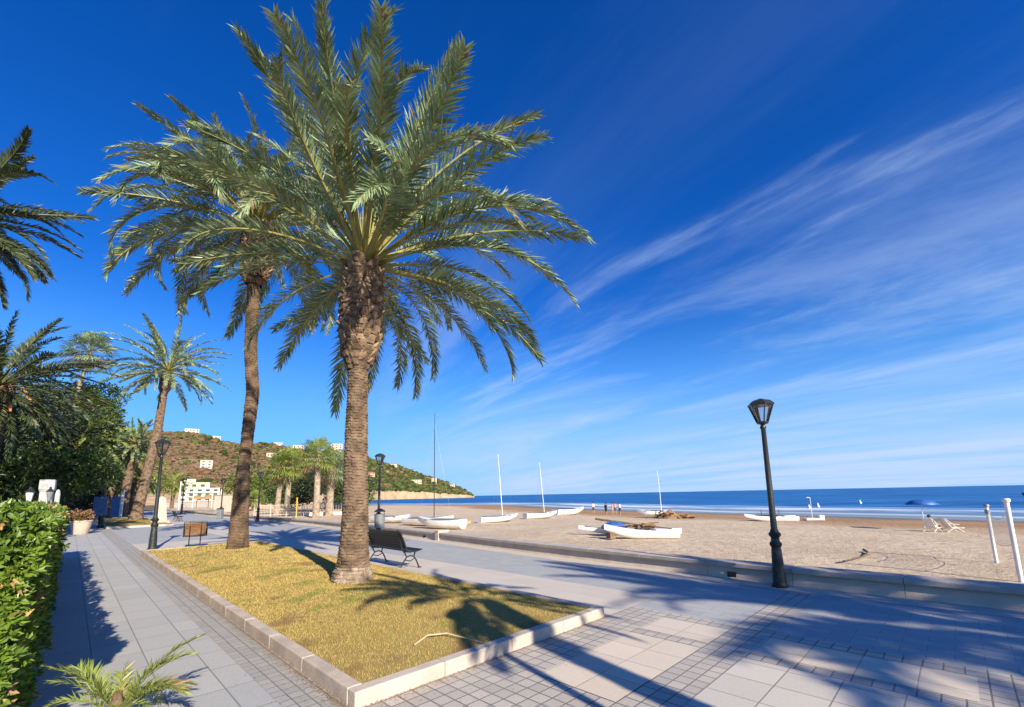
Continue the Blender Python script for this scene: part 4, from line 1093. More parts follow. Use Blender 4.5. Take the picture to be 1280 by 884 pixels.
# ------------------------------------------------------------------ street lamps
def make_lamp():
    root = bpy.data.objects.new('street_lamp', None); link(root)
    mb = MB()
    mb.lathe([(.135, 0), (.135, .05), (.115, .07), (.11, .10), (.105, .30), (.085, .66), (.078, .72), (.10, .75), (.105, .79), (.08, .82), (.07, .86), (.072, .90), (.10, .93), (.105, .97), (.075, 1.0), (.058, 1.06)], 20)
    mb.build('base', M['iron_worn'], root, smooth=True)
    mb = MB(); mb.lathe([(.056, 1.05), (.05, 1.9), (.042, 2.95), (.055, 2.97), (.055, 3.0), (.04, 3.02), (.04, 3.06)], 16); mb.build('pole', M['iron'], root, smooth=True)
    # lantern: six ribs flaring up to a hood
    mb = MB(); n = 6
    mb.lathe([(.03, 3.04), (.10, 3.06), (.11, 3.085), (.10, 3.10), (.03, 3.10)], 12)
    for k in range(n):
        a = 2 * math.pi * k / n
        mb.tube([(.10 * math.cos(a), .10 * math.sin(a), 3.09), (.215 * math.cos(a), .215 * math.sin(a), 3.42)], .012, 5)
    mb.build('lantern_frame', M['iron'], root)
    mb = MB(); mb.lathe([(.235, 3.415), (.245, 3.44), (.225, 3.455), (.17, 3.51), (.06, 3.545), (.02, 3.56)], 6); mb.build('hood', M['iron'], root)
    mb = MB(); vs = []; 
    for k in range(n):
        a = 2 * math.pi * k / n; a2 = 2 * math.pi * (k + 1) / n
        mb.add([(.094 * math.cos(a), .094 * math.sin(a), 3.10), (.094 * math.cos(a2), .094 * math.sin(a2), 3.10), (.207 * math.cos(a2), .207 * math.sin(a2), 3.412), (.207 * math.cos(a), .207 * math.sin(a), 3.412)], [(0, 1, 2, 3)])
    mb.build('pane', M['glass'], root)
    return root
LAMP = make_lamp(); used = [False]
def dup(root):
    r_ = root.copy(); link(r_)
    for ch in root.children:
        c_ = ch.copy(); link(c_, r_); c_.matrix_parent_inverse = ch.matrix_parent_inverse
        for g_ in ch.children: d_ = g_.copy(); link(d_, c_)
    return r_
def lamp(label, u, v, hgt, rz=0.0):
    o = LAMP if not used[0] else dup(LAMP); used[0] = True
    o.location = W(u, v, 0); s = hgt / 3.56; o.scale = (s, s, s); o.rotation_euler.z = rz
    return tag(o, label, 'street lamp', 'black street lamps along the promenade')
lamp('nearest black street lamp with worn base, by the beach wall on the right', 2.39, 9.0, 3.40, .3)
lamp('black street lamp at the far corner of the near lawn, on the left', 20.5, 2.2, 4.0, .2)
lamp('black street lamp with the litter bin on its pole, behind the bench', 17.97, 9.6, 3.66, .6)
lamp('black street lamp against the wall just right of the second palm trunk', 38.4, 10.35, 3.9, .1)
lamp('black street lamp beside the bins just left of the second palm trunk', 51.2, 10.5, 3.9, .4)
lamp('distant black street lamp in front of the white hotel', 73.7, 10.6, 4.8, .4)
lamp('dark street lamp right beside the flower pot in front of the garden', 56.8, 2.05, 5.3, .4)
bl = lamp('dark street lamp carrying the blue board in front of the far lawn', 42.7, 1.6, 4.9, .4)
lamp('black street lamp behind the viewpoint, throwing a thin pole shadow over the slabs', -2.0, 2.2, 3.8, .4)
# banner board hung on the lamp pole
q = W(42.7, 1.6)
ob = thing('hanging_board', 'blue board hung on the far left lamp pole', 'board', (q.x - .05, q.y - .16, 0), R(20))
mb = MB(); mb.box((0, 0, 1.5), (.78, .05, 1.3)); mb.build('panel', M['blue_board'], ob)
mb = MB(); mb.box((0, .05, 2.17), (.8, .06, .05)); mb.box((0, .05, .83), (.8, .06, .05)); mb.build('bracket', M['iron'], ob)
q = W(64, 3.4)
ob = thing('information_board', 'blue board with a white side behind the stout palm trunk', 'board', (q.x, q.y, 0), R(25))
mb = MB(); mb.box((0, 0, 1.25), (.75, .12, 2.2)); mb.build('panel', M['blue_board'], ob)
mb = MB(); mb.box((.50, 0, 1.5), (.24, .16, 2.9)); mb.build('side_post', M['white'], ob)

# litter bin on the middle lamp
q = W(17.75, 9.55)
lb = thing('litter_bin', 'grey round litter bin fixed to the lamp pole behind the bench', 'bin', (q.x + .02, q.y - .12, 0))
mb = MB(); mb.lathe([(.16, .42), (.21, .45), (.22, .98), (.225, 1.0), (.205, 1.0), (.19, .95)], 18); mb.build('drum', M['bin_grey'], lb, smooth=True)
mb = MB(); mb.lathe([(.23, 1.10), (.24, 1.13), (.10, 1.22), (.03, 1.24)], 18)
for a in (0, 2.1, 4.2): mb.tube([(.2 * math.cos(a), .2 * math.sin(a), .98), (.2 * math.cos(a), .2 * math.sin(a), 1.12)], .012, 5)
mb.build('lid', M['iron'], lb, smooth=True)
q = W(50.0, 10.2)
lb = thing('litter_bin', 'grey upright bin standing left of the second palm trunk', 'bin', (q.x, q.y, 0))
mb = MB(); mb.box((0, 0, .45), (.42, .42, .9), taper=1.08); mb.build('drum', M['bin_grey'], lb, bevel=.03)
mb = MB(); mb.box((0, 0, .95), (.5, .5, .1), taper=.8); mb.build('lid', M['iron'], lb, bevel=.02)

# ------------------------------------------------------------------ benches
def make_bench(width, seat_m, back_m):
    """long axis X, sitters face -Y"""
    root = bpy.data.objects.new('park_bench', None); link(root)
    mb = MB(); n = 6
    for k in range(n):
        y = -.42 + .075 * k; zz = .44 - .03 * math.sin(math.pi * k / (n - 1)); mb.box((0, y, zz), (width, .062, .028), M=Matrix.Rotation(-.05 + .03 * k, 3, 'X'))
    mb.build('seat', seat_m, root, bevel=.004)
    mb = MB()
    for k in range(7):
        f_ = k / 6; y = -.01 + .03 * math.sin(f_ * 2.2) + .13 * f_ ** 1.6; mb.box((0, y, .50 + .062 * k - .0), (width, .026, .056), M=Matrix.Rotation(-.1 - .5 * f_, 3, 'X'))
    mb.build('backrest', back_m, root, bevel=.004)
    for x in (-width / 2 + .14, width / 2 - .14):
        mb = MB()
        mb.tube([(x, -.46, 0), (x, -.43, .05), (x, -.36, .20), (x, -.30, .28), (x, -.33, .38), (x, -.42, .425)], .019, 6)
        mb.tube([(x, .10, 0), (x, .06, .05), (x, -.02, .18), (x, -.10, .28), (x, -.05, .38), (x, .02, .46), (x, .06, .62), (x, .15, .93)], .019, 6)
        mb.tube([(x, -.30, .28), (x, -.2, .31), (x, -.10, .28)], .015, 6)
        mb.tube([(x, -.43, .425), (x, -.2, .39), (x, -.02, .42)], .017, 6)
        mb.tube([(x, -.33, .24), (x, -.2, .18), (x, -.05, .22)], .012, 6)
        mb.box((x, -.46, .012), (.05, .08, .024)); mb.box((x, .10, .012), (.05, .08, .024))
        mb.build('leg_frame', M['iron'], root, smooth=True)
    return root
bn = make_bench(1.85, M['bench_wood'], M['bench_wood']); bn.location = W(10.2, 5.68, .004); bn.rotation_euler.z = ZR
tag(bn, 'dark slatted park bench with curved iron legs, right of the nearest palm, facing the sea', 'bench', 'benches on the promenade')
b2 = dup(bn); b2.location = W(48.0, 6.5, .004); b2.rotation_euler.z = ZR
tag(b2, 'small distant dark bench right of the stone obelisk', 'bench', 'benches on the promenade')
sb = make_bench(.62, M['bench_wood'], M['bench_brown']); sb.name = 'single_seat'; q = W(20.0, 3.35); sb.location = (q.x, q.y, .004); sb.rotation_euler.z = ZR - R(84)
sb.rotation_euler.z = math.atan2(-q.x, q.y) + math.pi
mb = MB()
mb.tube([(-.34, .02, .42), (-.34, .10, .64), (-.34, .20, .95), (.34, .20, .95), (.34, .10, .64), (.34, .02, .42)], .026, 8); mb.build('back_frame', M['iron'], sb)
for x_ in (-.33, .33):
    mb = MB(); mb.tube([(x_, .12, .66), (x_, -.2, .68), (x_, -.44, .64), (x_, -.44, .43)], .02, 6); mb.build('armrest', M['iron'], sb)
tag(sb, 'single iron seat with a brown wooden back, seen from behind beyond the lawn', 'seat')

# obelisk, pot, pillar, lanterns
q = W(44.6, 5.05)
ob = thing('stone_obelisk', 'pale tapered stone obelisk behind the left street lamp', 'obelisk', (q.x, q.y, 0), ZR)
mb = MB(); mb.box((0, 0, .12), (1.15, 1.15, .24)); mb.build('plinth', M['kerb_pale'], ob, bevel=.02)
mb = MB(); mb.box((0, 0, 1.12), (.85, .85, 1.76), taper=.62); mb.box((0, 0, 2.08), (.527, .527, .16), taper=.1); mb.build('shaft', M['kerb_pale'], ob, bevel=.02)
q = W(35.0, .5)
ob = thing('flower_pot', 'pale tapered planter with reddish flowers beyond the end of the hedge', 'flower pot', (q.x, q.y, 0), ZR); POT = ob
mb = MB(); mb.lathe([(.40, 0), (.45, .05), (.60, .80), (.64, .82), (.64, .90), (.56, .90), (.54, .84), (.02, .82)], 20); mb.build('pot', M['pot'], ob, smooth=True)
V, F = leaf_cloud([(0, 0, 1.1, .45), (.3, .1, 1.05, .4), (-.35, 0, 1.05, .4), (0, .3, 1.3, .35), (-.1, -.3, 1.2, .35)], 900, .16, np.random.default_rng(3), .2); np_obj('flowers', V, [F], M['pot_plant'], ob)
V, F = leaf_cloud([(0, 0, 1.0, .45), (.25, -.2, 1.0, .35), (-.3, .1, 1.0, .35)], 500, .2, np.random.default_rng(4), .2); np_obj('leaves', V, [F], M['leaf_bush'], ob); ob.scale = (.78, .78, .85)
ob = thing('garden_pillar', 'white masonry garden pillar rising behind the hedge', 'pillar', (-23.3, 22.0, 0), R(40))
mb = MB(); mb.box((0, 0, 1.2), (.46, .46, 2.4)); mb.build('shaft', M['pillar'], ob, bevel=.02)
mb = MB(); mb.box((0, 0, 2.66), (.56, .56, .5)); mb.box((0, 0, 2.38), (.52, .52, .08)); mb.build('cap', M['pillar'], ob, bevel=.03)
mb = MB(); mb.lathe([(.10, 0), (.10, 2.2), (.06, 2.4), (.02, 2.42)], 14, (.40, -.08, 0)); mb.build('round_post', M['pillar'], ob, smooth=True)
for (x, y, nm) in ((-21.95, 20.0, 'white garden lantern on a post above the hedge, left of the pair'), (-21.35, 20.3, 'darker garden lantern on a post above the hedge, right of the pair')):
    ob = thing('garden_lantern', nm, 'lantern', (x, y, 0)); ls = .8 if 'white' in nm else .68
    mb = MB(); mb.tube([(0, 0, 0), (0, 0, 1.85)], .05, 10); mb.build('post', M['iron'], ob, smooth=True)
    mb = MB(); mb.lathe([(.10 * ls, 1.85), (.17 * ls, 2.2 + .05 * ls)], 8); mb.build('lamp_shade', M['white'] if ls > .7 else M['bin_grey'], ob)
    mb = MB(); mb.lathe([(.22 * ls, 2.25), (.20 * ls, 2.29), (.07 * ls, 2.40), (.03, 2.5)], 8); mb.build('cap', M['iron'], ob)

# ------------------------------------------------------------------ beach: boats
def hull_mesh(L, B_, H, sheer=.25, blunt=.55, n=16):
    """x from stern (-L/2) to bow (+L/2)"""
    V = []; m_ = 9
    for i in range(n + 1):
        f_ = i / n; x = -L / 2 + L * f_
        bw = B_ / 2 * (blunt + (1 - blunt) * min(1, f_ * 3)) * (1 - max(0, (f_ - .45) / .55) ** 2.2) + .012
        keel = H * (.9 + sheer * .6) * max(0, (f_ - .55) / .45) ** 1.8; top = H * (1 + sheer * f_ ** 2.4) - H * .12 * math.sin(math.pi * f_)
        for k in range(m_):
            a = math.pi * k / (m_ - 1); V.append((x, -bw * math.cos(a) * (1 if True else 1), top - (top - keel * .8) * math.sin(a) ** .75))
    F = []
    for i in range(n):
        for k in range(m_ - 1): F.append((i * m_ + k, i * m_ + k + 1, (i + 1) * m_ + k + 1, (i + 1) * m_ + k))
        F.append((i * m_ + m_ - 1, i * m_, (i + 1) * m_, (i + 1) * m_ + m_ - 1))
    mb = MB(); mb.add(V, F + [tuple(range(m_ - 1, -1, -1)), tuple(n * m_ + k for k in range(m_))]); return mb
def bez(a, b, n=6): return [Vector(a).lerp(Vector(b), k / n) for k in range(n + 1)]

def boat_pos(x, y): return (x, y, sand_at(x, y))
# the near catamaran
c = thing('catamaran', 'white beached catamaran with a blue tarpaulin and a brown boom, nearest boat behind the wall', 'boat', boat_pos(7.6, 28.2), 0)
for (x, y, L, rz) in ((.1, -1.1, 4.4, 172), (-.0, 1.4, 6.6, 172)):
    o = hull_mesh(L, .55, .50 if L < 5 else .42, .85 if L < 5 else .6, .5).build('hull', M['gel'], c, smooth=True); o.location = (x, y, .02); o.rotation_euler.z = R(rz)
mb = MB(); mb.box((-.9, .25, .50), (.12, 2.5, .10)); mb.box((1.1, .2, .48), (.12, 2.5, .10)); mb.build('crossbeam', M['gel'], c)
mb = MB(); mb.tube([(-2.3, .9, 1.15), (-1, .7, .95), (.6, .3, .72), (2.3, -.1, .50)], [.07, .065, .05, .04], 8); mb.build('boom', M['bark'], c, smooth=True)
mb = MB(); mb.lathe([(.75, 0), (.80, .12), (.6, .32), (.3, .42), (.05, .44)], 14); o = mb.build('tarpaulin', M['blue_tarp'], c, smooth=True); o.location = (-1.1, .75, .52); o.scale = (1.1, .8, 1)
r = np.random.default_rng(3); mb = MB()
for k in range(26):
    q = Vector((r.uniform(-.2, 1.3), r.uniform(.1, .9), .55 + r.uniform(0, .3))); mb.tube([q, q + Vector(r.normal(0, .3, 3) * np.array([1.3, 1, .3])), q + Vector(r.normal(0, .45, 3) * np.array([1.6, 1, .2]))], .035, 5)
mb.build('rope_heap', M['rope'], c, smooth=True)
mb = MB(); mb.box((-1.75, -1.05, .26), (.35, .5, .34), rz=.3); mb.build('rudder', M['twig'], c)

def dinghy(label, x, y, L, B_, H, rz, mast=None, mast_m='white', deck=None, lean=0.0, name='dinghy', group=None):
    b_ = thing(name, label, 'boat', boat_pos(x, y), rz, group)
    hull_mesh(L, B_, H, .3, .75).build('hull', M['gel'], b_, smooth=True)
    mb = MB(); mb.box((-L * .12, 0, H + .03), (L * .5, B_ * .55, .05)); mb.build('deck', deck or M['bin_grey'], b_)
    mb = MB(); mb.box((-L * .05, B_ * .42, H * .98), (L * .6, .05, .06)); mb.box((-L * .05, -B_ * .42, H * .98), (L * .6, .05, .06)); mb.build('rubbing_strake', M['cloth_blue'], b_)
    if mast:
        mt_ = (L * .1 + lean * .9, 0, H + mast * .9)
        mb = MB()
        for e_ in ((-L * .1, B_ * .4, H), (-L * .1, -B_ * .4, H), (L * .46, 0, H)): mb.tube([e_, mt_], .005, 4)
        mb.build('rigging', M['bin_grey'], b_)
        mb = MB(); mb.tube([(L * .1, 0, H), (L * .1 + lean * .5, 0, H + mast * .5), (L * .1 + lean, 0, H + mast)], [.042, .036, .022], 8)
        mb.build('mast', M[mast_m], b_, smooth=True)
    return b_
dinghy('white dinghy with the tall dark mast behind the wall', -8.0, 42.2, 5.6, 2.0, .75, R(-28), 10.0, 'iron', M['bin_grey'])
dinghy('white hull with a square end lying right of the tall dark mast', -6.3, 38.0, 4.6, 1.7, .8, R(155))
dinghy('white dinghy half hidden by the litter bin lamp', -13.2, 48.0, 5.2, 1.7, .7, R(-30))
dinghy('white hull with a thin pale mast, farther left of the masted boats', -1.6, 47.5, 5.2, 1.3, .65, R(40), 6.6, 'white', None, -.5)
dinghy('short white boat with orange gear and the middle pale mast', 3.4, 55.0, 4.6, 1.4, .7, R(28), 6.2, 'white', M['rope'], -.5)
dinghy('white dinghy with a dark side lying near the waterline right of the middle pale mast', 8.2, 65.0, 5.6, 1.9, .9, R(35), None, 'white', M['iron'])
dinghy('small white boat under the pale mast beside the heap of nets', 16.8, 54.0, 3.6, 1.5, .9, R(168))
q = boat_pos(18.7, 52.5)
nh = thing('net_heap', 'heap of brown nets and gear beside the small white masted boat', 'nets', q)
mb = MB(); r = np.random.default_rng(12)
for k in range(40):
    x_ = r.uniform(-1.4, 1.8); zt = max(.1, .95 - abs(x_ + .3) * .45); p_0 = Vector((x_, r.uniform(-.5, .5), r.uniform(0, zt)))
    mb.tube([p_0, p_0 + Vector(r.normal(0, .35, 3) * np.array([1.3, 1, .35])), p_0 + Vector(r.normal(0, .5, 3) * np.array([1.5, 1, .3]))], .09, 5)
mb.build('nets', M['rope'], nh, smooth=True)
mb = MB(); mb.lathe([(.75, 0), (.7, .4), (.4, .8), (.05, 1.0)], 12); o = mb.build('net_mound', M['rope'], nh, smooth=True); o.location = (-.2, .1, -.05); o.scale = (1.2, .8, 1.1)
mb = MB(); mb.tube([(-1.25, 0, 0), (-1.3, 0, 2.8), (-1.42, 0, 5.6)], [.045, .035, .022], 8); mb.build('mast', M['white'], nh, smooth=True)
kb = thing('kayak', 'yellow kayak on the sand right of the square-ended hull', 'kayak', boat_pos(-4.9, 40.5), R(8))
hull_mesh(1.9, .55, .32, .6, .2).build('hull', M['yellow'], kb, smooth=True); mb = MB(); mb.lathe([(.2, .33), (.22, .37), (.18, .37)], 12); mb.build('cockpit', M['iron'], kb)
# catamaran on the sand by the waterline
c = thing('catamaran', 'low white catamaran near the waterline, behind the nearest street lamp', 'boat', boat_pos(26.2, 45.5), R(-12))
for y in (-.9, .9):
    o = hull_mesh(4.8, .5, .5, .4, .5).build('hull', M['gel'], c, smooth=True); o.location = (.2 * y, y, 0); o.rotation_euler.z = R(180)
mb = MB(); mb.box((-.2, 0, .55), (1.9, 1.5, .06)); mb.build('trampoline', M['cloth_dark'], c)
mb = MB(); mb.box((-1.2, 0, .52), (.1, 2, .08)); mb.box((.9, 0, .52), (.1, 2, .08)); mb.build('crossbeam', M['bin_grey'], c)
mb = MB(); mb.tube([(-.9, -.2, .5), (-.9, -.2, 1.1)], .03, 6); mb.tube([(.9, .3, .5), (.9, .3, 1.1)], .03, 6); mb.build('post', M['iron'], c)
c = thing('raft', 'small white raft carrying a pale post, on the wet sand right of the low catamaran', 'raft', boat_pos(30.2, 45.0), R(-10))
mb = MB(); mb.box((0, 0, .18), (1.7, .9, .22), taper=.95); mb.box((.65, 0, .42), (.45, .7, .30)); mb.build('float', M['gel'], c, bevel=.05)
mb = MB(); mb.tube([(-.1, 0, .2), (-.1, 0, 2.3)], .025, 8); mb.tube([(-.1, 0, 2.28), (-.3, 0, 2.36), (-.42, 0, 2.3)], .03, 6); mb.build('post', M['white'], c, smooth=True)

# boats and buoys out on the water
for (x, y, lab, s) in ((50.5, 76, 'white buoy farthest left on the water, right of the lamp pole', .3), (57.5, 84, 'white buoy on the water just right of the pale post', .3), (78, 100, 'white buoy farthest right and farthest out on the water', .34)):
    b_ = thing('buoy', lab, 'buoy', (x, y, SEA_Z)); mb = MB(); mb.lathe([(.1, -.3), (s * .8, -.1), (s, .2), (s * .6, .5), (.08, .7), (.06, .85)], 14); mb.build('float', M['gel'], b_, smooth=True)
    mb = MB(); mb.lathe([(s * .82, .36), (s * .8, .44)], 14); mb.build('band', M['cloth_blue'], b_)
b_ = thing('motor_boat', 'small dark motor boat far out on the water at the right edge', 'boat', (152, 131, SEA_Z - .1), R(60))
hull_mesh(5.5, 2.2, 1.2, .4, .8).build('hull', M['cloth_blue'], b_, smooth=True); mb = MB(); mb.box((-.4, 0, 1.9), (1.8, 1.5, 1.4), taper=.8); mb.build('cabin', M['gel'], b_, bevel=.1)
mb = MB(); mb.tube([(-1.5, 0, 1.2), (-1.5, 0, 3.6)], .08, 6); mb.build('mast', M['iron'], b_)

# volleyball posts and net
pA = Vector((18.04, 16.99, 0)); pB = Vector((14.67, 13.24, 0))
for q, lab, hh, rd in ((pA, 'white volleyball post with a padded top, farther from the wall', 2.10, .055), (pB, 'white volleyball post nearer the wall at the right edge', 2.36, .06)):
    zz = sand_at(q.x, q.y); v_ = thing('volleyball_post', lab, 'post', (q.x, q.y, zz))
    mb = MB(); mb.tube([(0, 0, -.2), (0, 0, hh)], rd, 12); mb.build('pole', M['white'], v_, smooth=True)
    mb = MB(); mb.lathe([(rd * 1.5, hh - .07), (rd * 1.6, hh), (rd * 1.2, hh + .03)], 12)
    if 'padded' in lab: mb.lathe([(rd * 1.45, hh - .32), (rd * 1.45, hh - .18)], 12)
    mb.build('cap', M['bin_grey'] if 'padded' in lab else M['white'], v_, smooth=True)
zA, zB = sand_at(pA.x, pA.y), sand_at(pB.x, pB.y)
nt = thing('volleyball_net', 'sagging pale net strung between the two white volleyball posts', 'net', (0, 0, 0))
mbn = MB(); mbt = MB(); nx, ny = 46, 11
def netp(i, j):
    f_ = i / nx; q = pB.lerp(pA, f_); top = zB + 2.06 + (zA + 1.86 - zB - 2.06) * f_ - .30 * math.sin(math.pi * f_) * 1.0
    return Vector((q.x, q.y, top - j / ny * (.95 - .1 * math.sin(math.pi * f_))))
for i in range(1, nx): mbn.tube([netp(i, j) for j in range(0, ny + 1, 2)], .0028, 3, caps=False)
for j in range(1, ny): mbn.tube([netp(i, j) for i in range(0, nx + 1, 2)], .0028, 3, caps=False)
for j in (0, ny): mbt.tube([netp(i, j) for i in range(0, nx + 1, 2)], .009, 5)
mbn.build('mesh_cords', M['net'], nt); mbt.build('edge_tape', M['net'], nt)

# driftwood / hose on the sand
mb = MB(); q = [Vector((12.0, 16.75, 0)), Vector((12.9, 17.35, 0)), Vector((13.8, 18.0, 0)), Vector((14.6, 18.75, 0)), Vector((15.25, 19.5, 0)), Vector((15.7, 20.3, 0))]
for k, a in enumerate(q): a.z = sand_at(a.x, a.y) + .09
pass
mb.tube(q, [.02, .03, .036, .042, .046, .05], 7); o = mb.build('driftwood_stick', M['bark'], smooth=True); tag(o, 'long dark curved stick lying on the sand between the lamp and the volleyball posts', 'stick')

# ------------------------------------------------------------------ people
def person_mesh(joints, edges, radii, cloth):
    """skin-modifier figure turned into one mesh; cloth(z_fraction, co) -> material slot"""
    me = bpy.data.meshes.new('person'); me.from_pydata(joints, edges, []); ob = bpy.data.objects.new('tmp', me); COL.objects.link(ob)
    sk = ob.modifiers.new('Skin', 'SKIN'); sk.use_smooth_shade = True
    for i, rv in enumerate(radii): me.skin_vertices[0].data[i].radius = (rv, rv)
    me.skin_vertices[0].data[0].use_root = True
    ss = ob.modifiers.new('Sub', 'SUBSURF'); ss.levels = 1; ss.render_levels = 1
    dg = bpy.context.evaluated_depsgraph_get(); out = bpy.data.meshes.new_from_object(ob.evaluated_get(dg))
    bpy.data.objects.remove(ob)
    for p in out.polygons: p.use_smooth = True; p.material_index = cloth(p.center)
    return out
def person(label, loc, rz, pose, mats, h=1.72, s=1.0):
    J = [(0, 0, .95), (0, 0, 1.12), (0, 0, 1.32), (0, .0, 1.46), (0, -.01, 1.53), (0, -.03, 1.62), (0, -.02, 1.72)]
    Rr = [.14, .125, .15, .10, .055, .09, .085]
    E = [(0, 1), (1, 2), (2, 3), (3, 4), (4, 5), (5, 6)]
    def chain(root, pts, rs):
        pr = root
        for p, q in zip(pts, rs): J.append(p); Rr.append(q); E.append((pr, len(J) - 1)); pr = len(J) - 1
    if pose == 'stand':
        for sg, st in ((-1, .10), (1, -.08)):
            chain(0, [(sg * .10, 0, .88), (sg * .11, st * .4 - .01, .50), (sg * .11, st, .09), (sg * .12, st - .14, .035)], [.095, .06, .042, .035])
            chain(2, [(sg * .19, 0, 1.40), (sg * .25, .03, 1.12), (sg * .25, -.08, .88), (sg * .25, -.10, .79)], [.06, .045, .033, .035])
    else:   # seated, leaning back, legs out along -Y
        J[:] = [(0, 0, .36), (0, .08, .52), (0, .18, .72), (0, .22, .86), (0, .22, .93), (0, .19, 1.02), (0, .19, 1.11)]
        for sg in (-1, 1):
            chain(0, [(sg * .10, -.04, .37), (sg * .12, -.46, .50), (sg * .12, -.80, .14), (sg * .12, -.95, .16)], [.09, .062, .042, .035])
            chain(2, [(sg * .19, .17, .80), (sg * .26, .05, .56), (sg * .22, -.20, .50), (sg * .2, -.28, .50)], [.06, .045, .033, .035])
    p = thing('person', label, 'person', loc, rz)
    sit = pose != 'stand'
    def cl(c):
        if sit:
            return 2 if (c.z < .46 and c.y > -.42 and abs(c.x) < .25) else (1 if c.z < .86 and c.y > -.02 and abs(c.x) < .24 else 0)
        return 2 if .52 < c.z < 1.0 and abs(c.x) < .2 else (1 if 1.0 <= c.z < 1.47 and abs(c.x) < .23 else 0)
    me = person_mesh(J, E, Rr, cl)
    for m in mats: me.materials.append(m)
    me.materials.append
    b_ = link(bpy.data.objects.new('body', me), p)
    hc = Vector(J[5]); mb = MB(); mb.lathe([(.085, .0), (.11, .05), (.10, .11), (.06, .15), (.01, .165)], 12, (hc.x, hc.y + .02, hc.z - .01)); mb.build('hair', M['hair'], p, smooth=True)
    mb = MB()
    for sg in (-1, 1): mb.lathe([(.004, -.012), (.013, 0), (.004, .012)], 6, (hc.x + sg * .035, hc.y - .085, hc.z + .0))
    mb.build('eyes', M['hair'], p, smooth=True)
    p.scale = (s, s, s); return p
def on_sand(x, y): return (x, y, sand_at(x, y))
person('person in a pale top and dark shorts wading at the waterline, left of the group', on_sand(12.9, 72.0), .5, 'stand', [M['skin'], M['cloth_white'], M['cloth_dark']])
person('person in dark clothes standing at the left of the small group by the water', on_sand(13.3, 64.0), 2.4, 'stand', [M['skin'], M['cloth_dark'], M['cloth_dark']])
person('bare-chested person in tan shorts in the middle of the small group by the water', on_sand(14.55, 65.5), .9, 'stand', [M['skin'], M['skin'], M['cloth_red']])
person('person in a white top at the right end of the small group by the water', on_sand(15.5, 65.0), -.6, 'stand', [M['skin'], M['cloth_white'], M['cloth_dark']])
person('person in blue shorts facing the water in the small group, behind the others', on_sand(15.2, 66.6), 2.9, 'stand', [M['skin'], M['cloth_red'], M['cloth_blue']])

# beach chair, sitter, second chair and parasol
def beach_chair(label, x, y, rz):
    c_ = thing('beach_chair', label, 'beach chair', on_sand(x, y), rz)
    mb = MB(); mb.box((0, -.2, .28), (.58, .66, .03), M=Matrix.Rotation(.06, 3, 'X')); mb.build('seat', M['cloth_white'], c_)
    mb = MB(); mb.box((0, .38, .60), (.56, .03, .76), M=Matrix.Rotation(-.55, 3, 'X')); mb.build('backrest', M['cloth_white'], c_)
    for sx__ in (-.3, .3):
        mb = MB(); mb.tube([(sx__, -.5, 0), (sx__, -.1, .28), (sx__, .55, .92)], .016, 6); mb.tube([(sx__, .5, 0), (sx__, .1, .26), (sx__, -.52, .30)], .016, 6); mb.tube([(sx__, .25, .55), (sx__, -.25, .50)], .016, 6); mb.build('frame', M['white'], c_, smooth=True)
    return c_
CH = (28.7, 30.75)
beach_chair('white beach chair with a person in dark top sitting in it, left of the pair', CH[0], CH[1], R(112))
person('person in a dark top sitting in the white beach chair', (CH[0], CH[1], sand_at(*CH) - .02), R(112), 'sit', [M['skin'], M['cloth_dark'], M['cloth_white']])
beach_chair('empty white beach chair to the right of the seated person', CH[0] + 1.1, CH[1] - .25, R(80))
q = on_sand(29.6, 32.3)
pr = thing('parasol', 'blue beach parasol standing behind the two white beach chairs', 'parasol', q)
mb = MB(); mb.tube([(0, 0, -.2), (0, 0, 2.15)], .022, 8); mb.build('pole', M['white'], pr, smooth=True)
mb = MB(); n = 8; Rr_ = 1.02; vs = [(0, 0, 2.22)]
for k in range(16):
    a = math.pi * k / 8; rr = Rr_ * (1 if k % 2 == 0 else .96); vs.append((rr * .55 * math.cos(a), rr * .55 * math.sin(a), 2.10 - (0 if k % 2 == 0 else .02)))
for k in range(16):
    a = math.pi * k / 8; rr = Rr_ * (1 if k % 2 == 0 else .96); vs.append((rr * math.cos(a), rr * math.sin(a), 1.80 + (0 if k % 2 == 0 else .03)))
fs = [(0, 1 + k, 1 + (k + 1) % 16) for k in range(16)] + [(1 + k, 17 + k, 17 + (k + 1) % 16, 1 + (k + 1) % 16) for k in range(16)]
mb.add(vs, fs); o = mb.build('canopy', M['blue_tarp'], pr, smooth=True); so2 = o.modifiers.new('Solid', 'SOLIDIFY'); so2.thickness = .015

# ------------------------------------------------------------------ far plaza: straw parasols, posts, low walls, railings
r = np.random.default_rng(21)
lab = ['straw parasol nearest the second palm trunk on the far sand', 'straw parasol in front of the white hotel, left of its group', 'straw parasol in the middle of the far group', 'straw parasol farthest back in the far group', 'straw parasol at the right end of the far group']
for k, (px_, Y) in enumerate(((292, 96), (243, 118), (258, 108), (266, 130), (283, 120))):
    x = (px_ - 640) / 546 * Y * .985; p = thing('straw_parasol', lab[k], 'parasol', (x, Y, -.03), 0, 'straw parasols on the far plaza')
    mb = MB(); mb.tube([(0, 0, 0), (0, 0, 2.6)], .09, 8); mb.build('pole', M['twig'], p, smooth=True)
    mb = MB(); mb.lathe([(1.75, 2.25), (1.6, 2.5), (.8, 3.0), (.12, 3.35)], 14); mb.build('thatch', M['straw'], p)
lb_ = ['white flag pole on the far plaza left of the hotel lamp', 'thin white pole in front of the hotel, left of the parasols', 'thin white pole among the straw parasols', 'thin pale pole right of the straw parasols']
